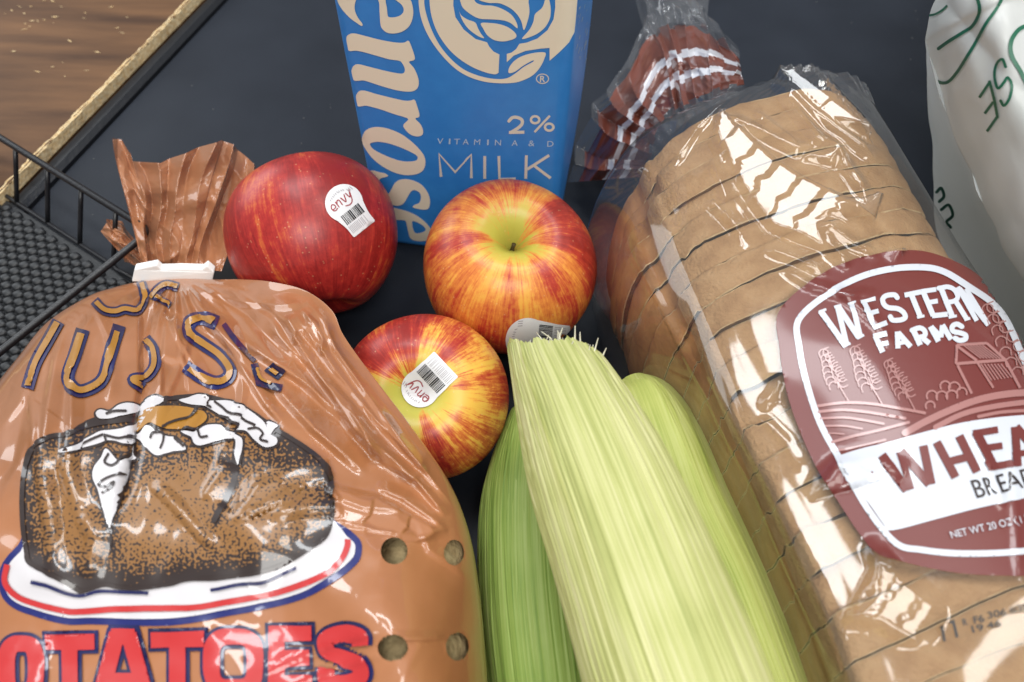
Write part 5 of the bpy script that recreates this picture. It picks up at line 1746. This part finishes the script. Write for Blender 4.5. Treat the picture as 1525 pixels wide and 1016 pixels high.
# ---------------------------------------------------------------- white shopping bag
def white_film(name):
    m = mk(name, (0.74, 0.74, 0.73), 0.32, 0.45, c2=(0.68, 0.70, 0.67), nscale=12, lo=0.3, hi=0.7, bump=0.3, bscale=40, bdist=0.002)
    N, L = m.node_tree.nodes, m.node_tree.links
    b = N['Principled BSDF']
    tl = N.new('ShaderNodeBsdfTranslucent'); tl.inputs[0].default_value = (0.7, 0.7, 0.66, 1)
    ms = N.new('ShaderNodeMixShader'); ms.inputs[0].default_value = 0.3
    L.new(b.outputs[0], ms.inputs[1]); L.new(tl.outputs[0], ms.inputs[2])
    L.new(ms.outputs[0], N['Material Output'].inputs['Surface'])
    return m


MT['wbag'] = white_film('shopping_bag_film')
MT['green'] = mk('print_green', (0.014, 0.12, 0.065), 0.4, 0.4)


def patch(name, rows, nu, nv, mat, parent, wr=0.0, seed=0):
    """smooth sheet through a grid of (px, py, z) points"""
    G = np.array(rows, float)                       # rows x cols x 3
    A = np.stack([catmull(r, nv) for r in G], 0)
    B = np.stack([catmull(A[:, j], nu) for j in range(nv)], 1)
    W = P(B[..., 0], B[..., 1], B[..., 2])
    du = np.gradient(W, axis=0); dv = np.gradient(W, axis=1)
    n = np.cross(du, dv); n /= np.linalg.norm(n, axis=-1)[..., None] + 1e-12
    x, y = B[..., 0], B[..., 1]
    h = wr * (vnoise(x / 60 + y / 120, y / 150, seed) + 0.5 * vnoise(x / 25, y / 45, seed + 1) + 1.2 * (np.abs(vnoise(x / 70 - y / 90, y / 200, seed + 2)) - 0.4))
    W = W + n * h[..., None]
    return mesh(name, W.reshape(-1, 3), gfaces(nu, nv), mat, parent)


wb = thing('shopping_bag', P(1560, 330, 0.0), 'white plastic shopping bag with green printing standing behind the bread', 'bag')
fold = [(1412, -70, .150), (1380, 40, .140), (1379, 70, .136), (1390, 110, .132), (1428, 225, .118), (1477, 330, .104), (1527, 425, .092), (1600, 545, .072), (1650, 610, .035), (1668, 640, .003)]
rows = []
for k, (x, y, z) in enumerate(fold):
    g_ = [1, 1, 1, 1, 1, 1, 1, .9, .5, 0][k]
    rows.append([(x, y, z), (x + 22, y - 14, z + .014 * g_), (x + 62, y - 34, z + .028 * g_), (x + 120, y - 62, z + .038 * g_), (x + 230, y - 100, z + .036 * g_), (x + 380, y - 150, z + .02 * g_)])
front = patch('front_panel', rows, 130, 130, MT['wbag'], wb, .0014, 51)
low_e = [(1418, -60, .120), (1384, 40, .110), (1383, 80, .104), (1384, 120, .098), (1387, 190, .078), (1389, 270, .050), (1400, 350, .016), (1440, 440, .004), (1540, 540, .003), (1640, 630, .003)]
rows = []
for (x, y, z), (x2, y2, z2) in zip(fold, low_e):
    rows.append([(x + 4, y - 2, z + .001), (x * .8 + x2 * .2 + 6, y * .8 + y2 * .2, z * .8 + z2 * .2 - .010), (x * .5 + x2 * .5 + 4, y * .5 + y2 * .5, z * .5 + z2 * .5 - .006), (x * .2 + x2 * .8, y * .2 + y2 * .8, z * .2 + z2 * .8), (x2, y2, z2)])
gus = patch('side_gusset', rows, 110, 70, MT['wbag'], wb, .0012, 55)
# far wall and base so the bag is a closed volume
rows = []
for (x2, y2, z2), (x, y, z) in zip(low_e, fold):
    rows.append([(x2 + 2, y2, z2 - .001), (x2 + 60, y2 - 60, max(.003, z2 - .05)), (x + 220, y - 220, .004), (x + 400, y - 260, .05), (x + 382, y - 152, z + .018)])
patch('rear_panel', rows, 60, 50, MT['wbag'], wb, .001, 58)
bw = bvh_of(front, gus)
zw = lambda pts: [(1340 + x / 4.416, y / 4.416) for x, y in pts]
for p, w in [([(192, 105), (240, 95), (285, 70), (315, 42)], 3.0), ([(262, 318), (330, 270), (410, 222), (480, 175), (520, 110), (530, 50), (515, -10)], 5.0), ([(245, 528), (290, 545), (335, 530), (390, 465), (450, 370), (510, 270), (570, 160), (630, 70), (668, -10)], 4.6)]:
    decal('line_print', Shapes().stroke(zw(p), w), bw, MT['green'], wb, 0.0004, 5)
t = Shapes()
for p in ([(530, 640), (595, 545)], [(595, 530), (625, 640), (650, 775)], [(648, 765), (580, 862)], [(565, 745), (622, 668)]):
    t.stroke(zw(p), 4.2, False, True, True)
decal('letter', t, bw, MT['green'], wb, 0.0004, 5)
decal('letter', Shapes().stroke(zw([(700, 440), (680, 390), (650, 410), (630, 470), (635, 540), (655, 580), (690, 540), (712, 510), (735, 560), (725, 640), (692, 692), (668, 660)]), 4.0), bw, MT['green'], wb, 0.0004, 5)
decal('letter', Shapes().stroke(zw([(880, 190), (830, 175), (770, 205), (728, 280), (735, 370), (790, 470), (840, 560), (900, 600)]), 6.0), bw, MT['green'], wb, 0.0004, 5)
decal('letter', Shapes().stroke([(1396, 286), (1403, 280), (1407, 292), (1400, 300)], 4.5), bw, MT['green'], wb, 0.0004, 5)
decal('letter', Shapes().stroke([(1403, 312), (1414, 305), (1420, 320), (1411, 330), (1417, 338)], 4.5), bw, MT['green'], wb, 0.0004, 5)
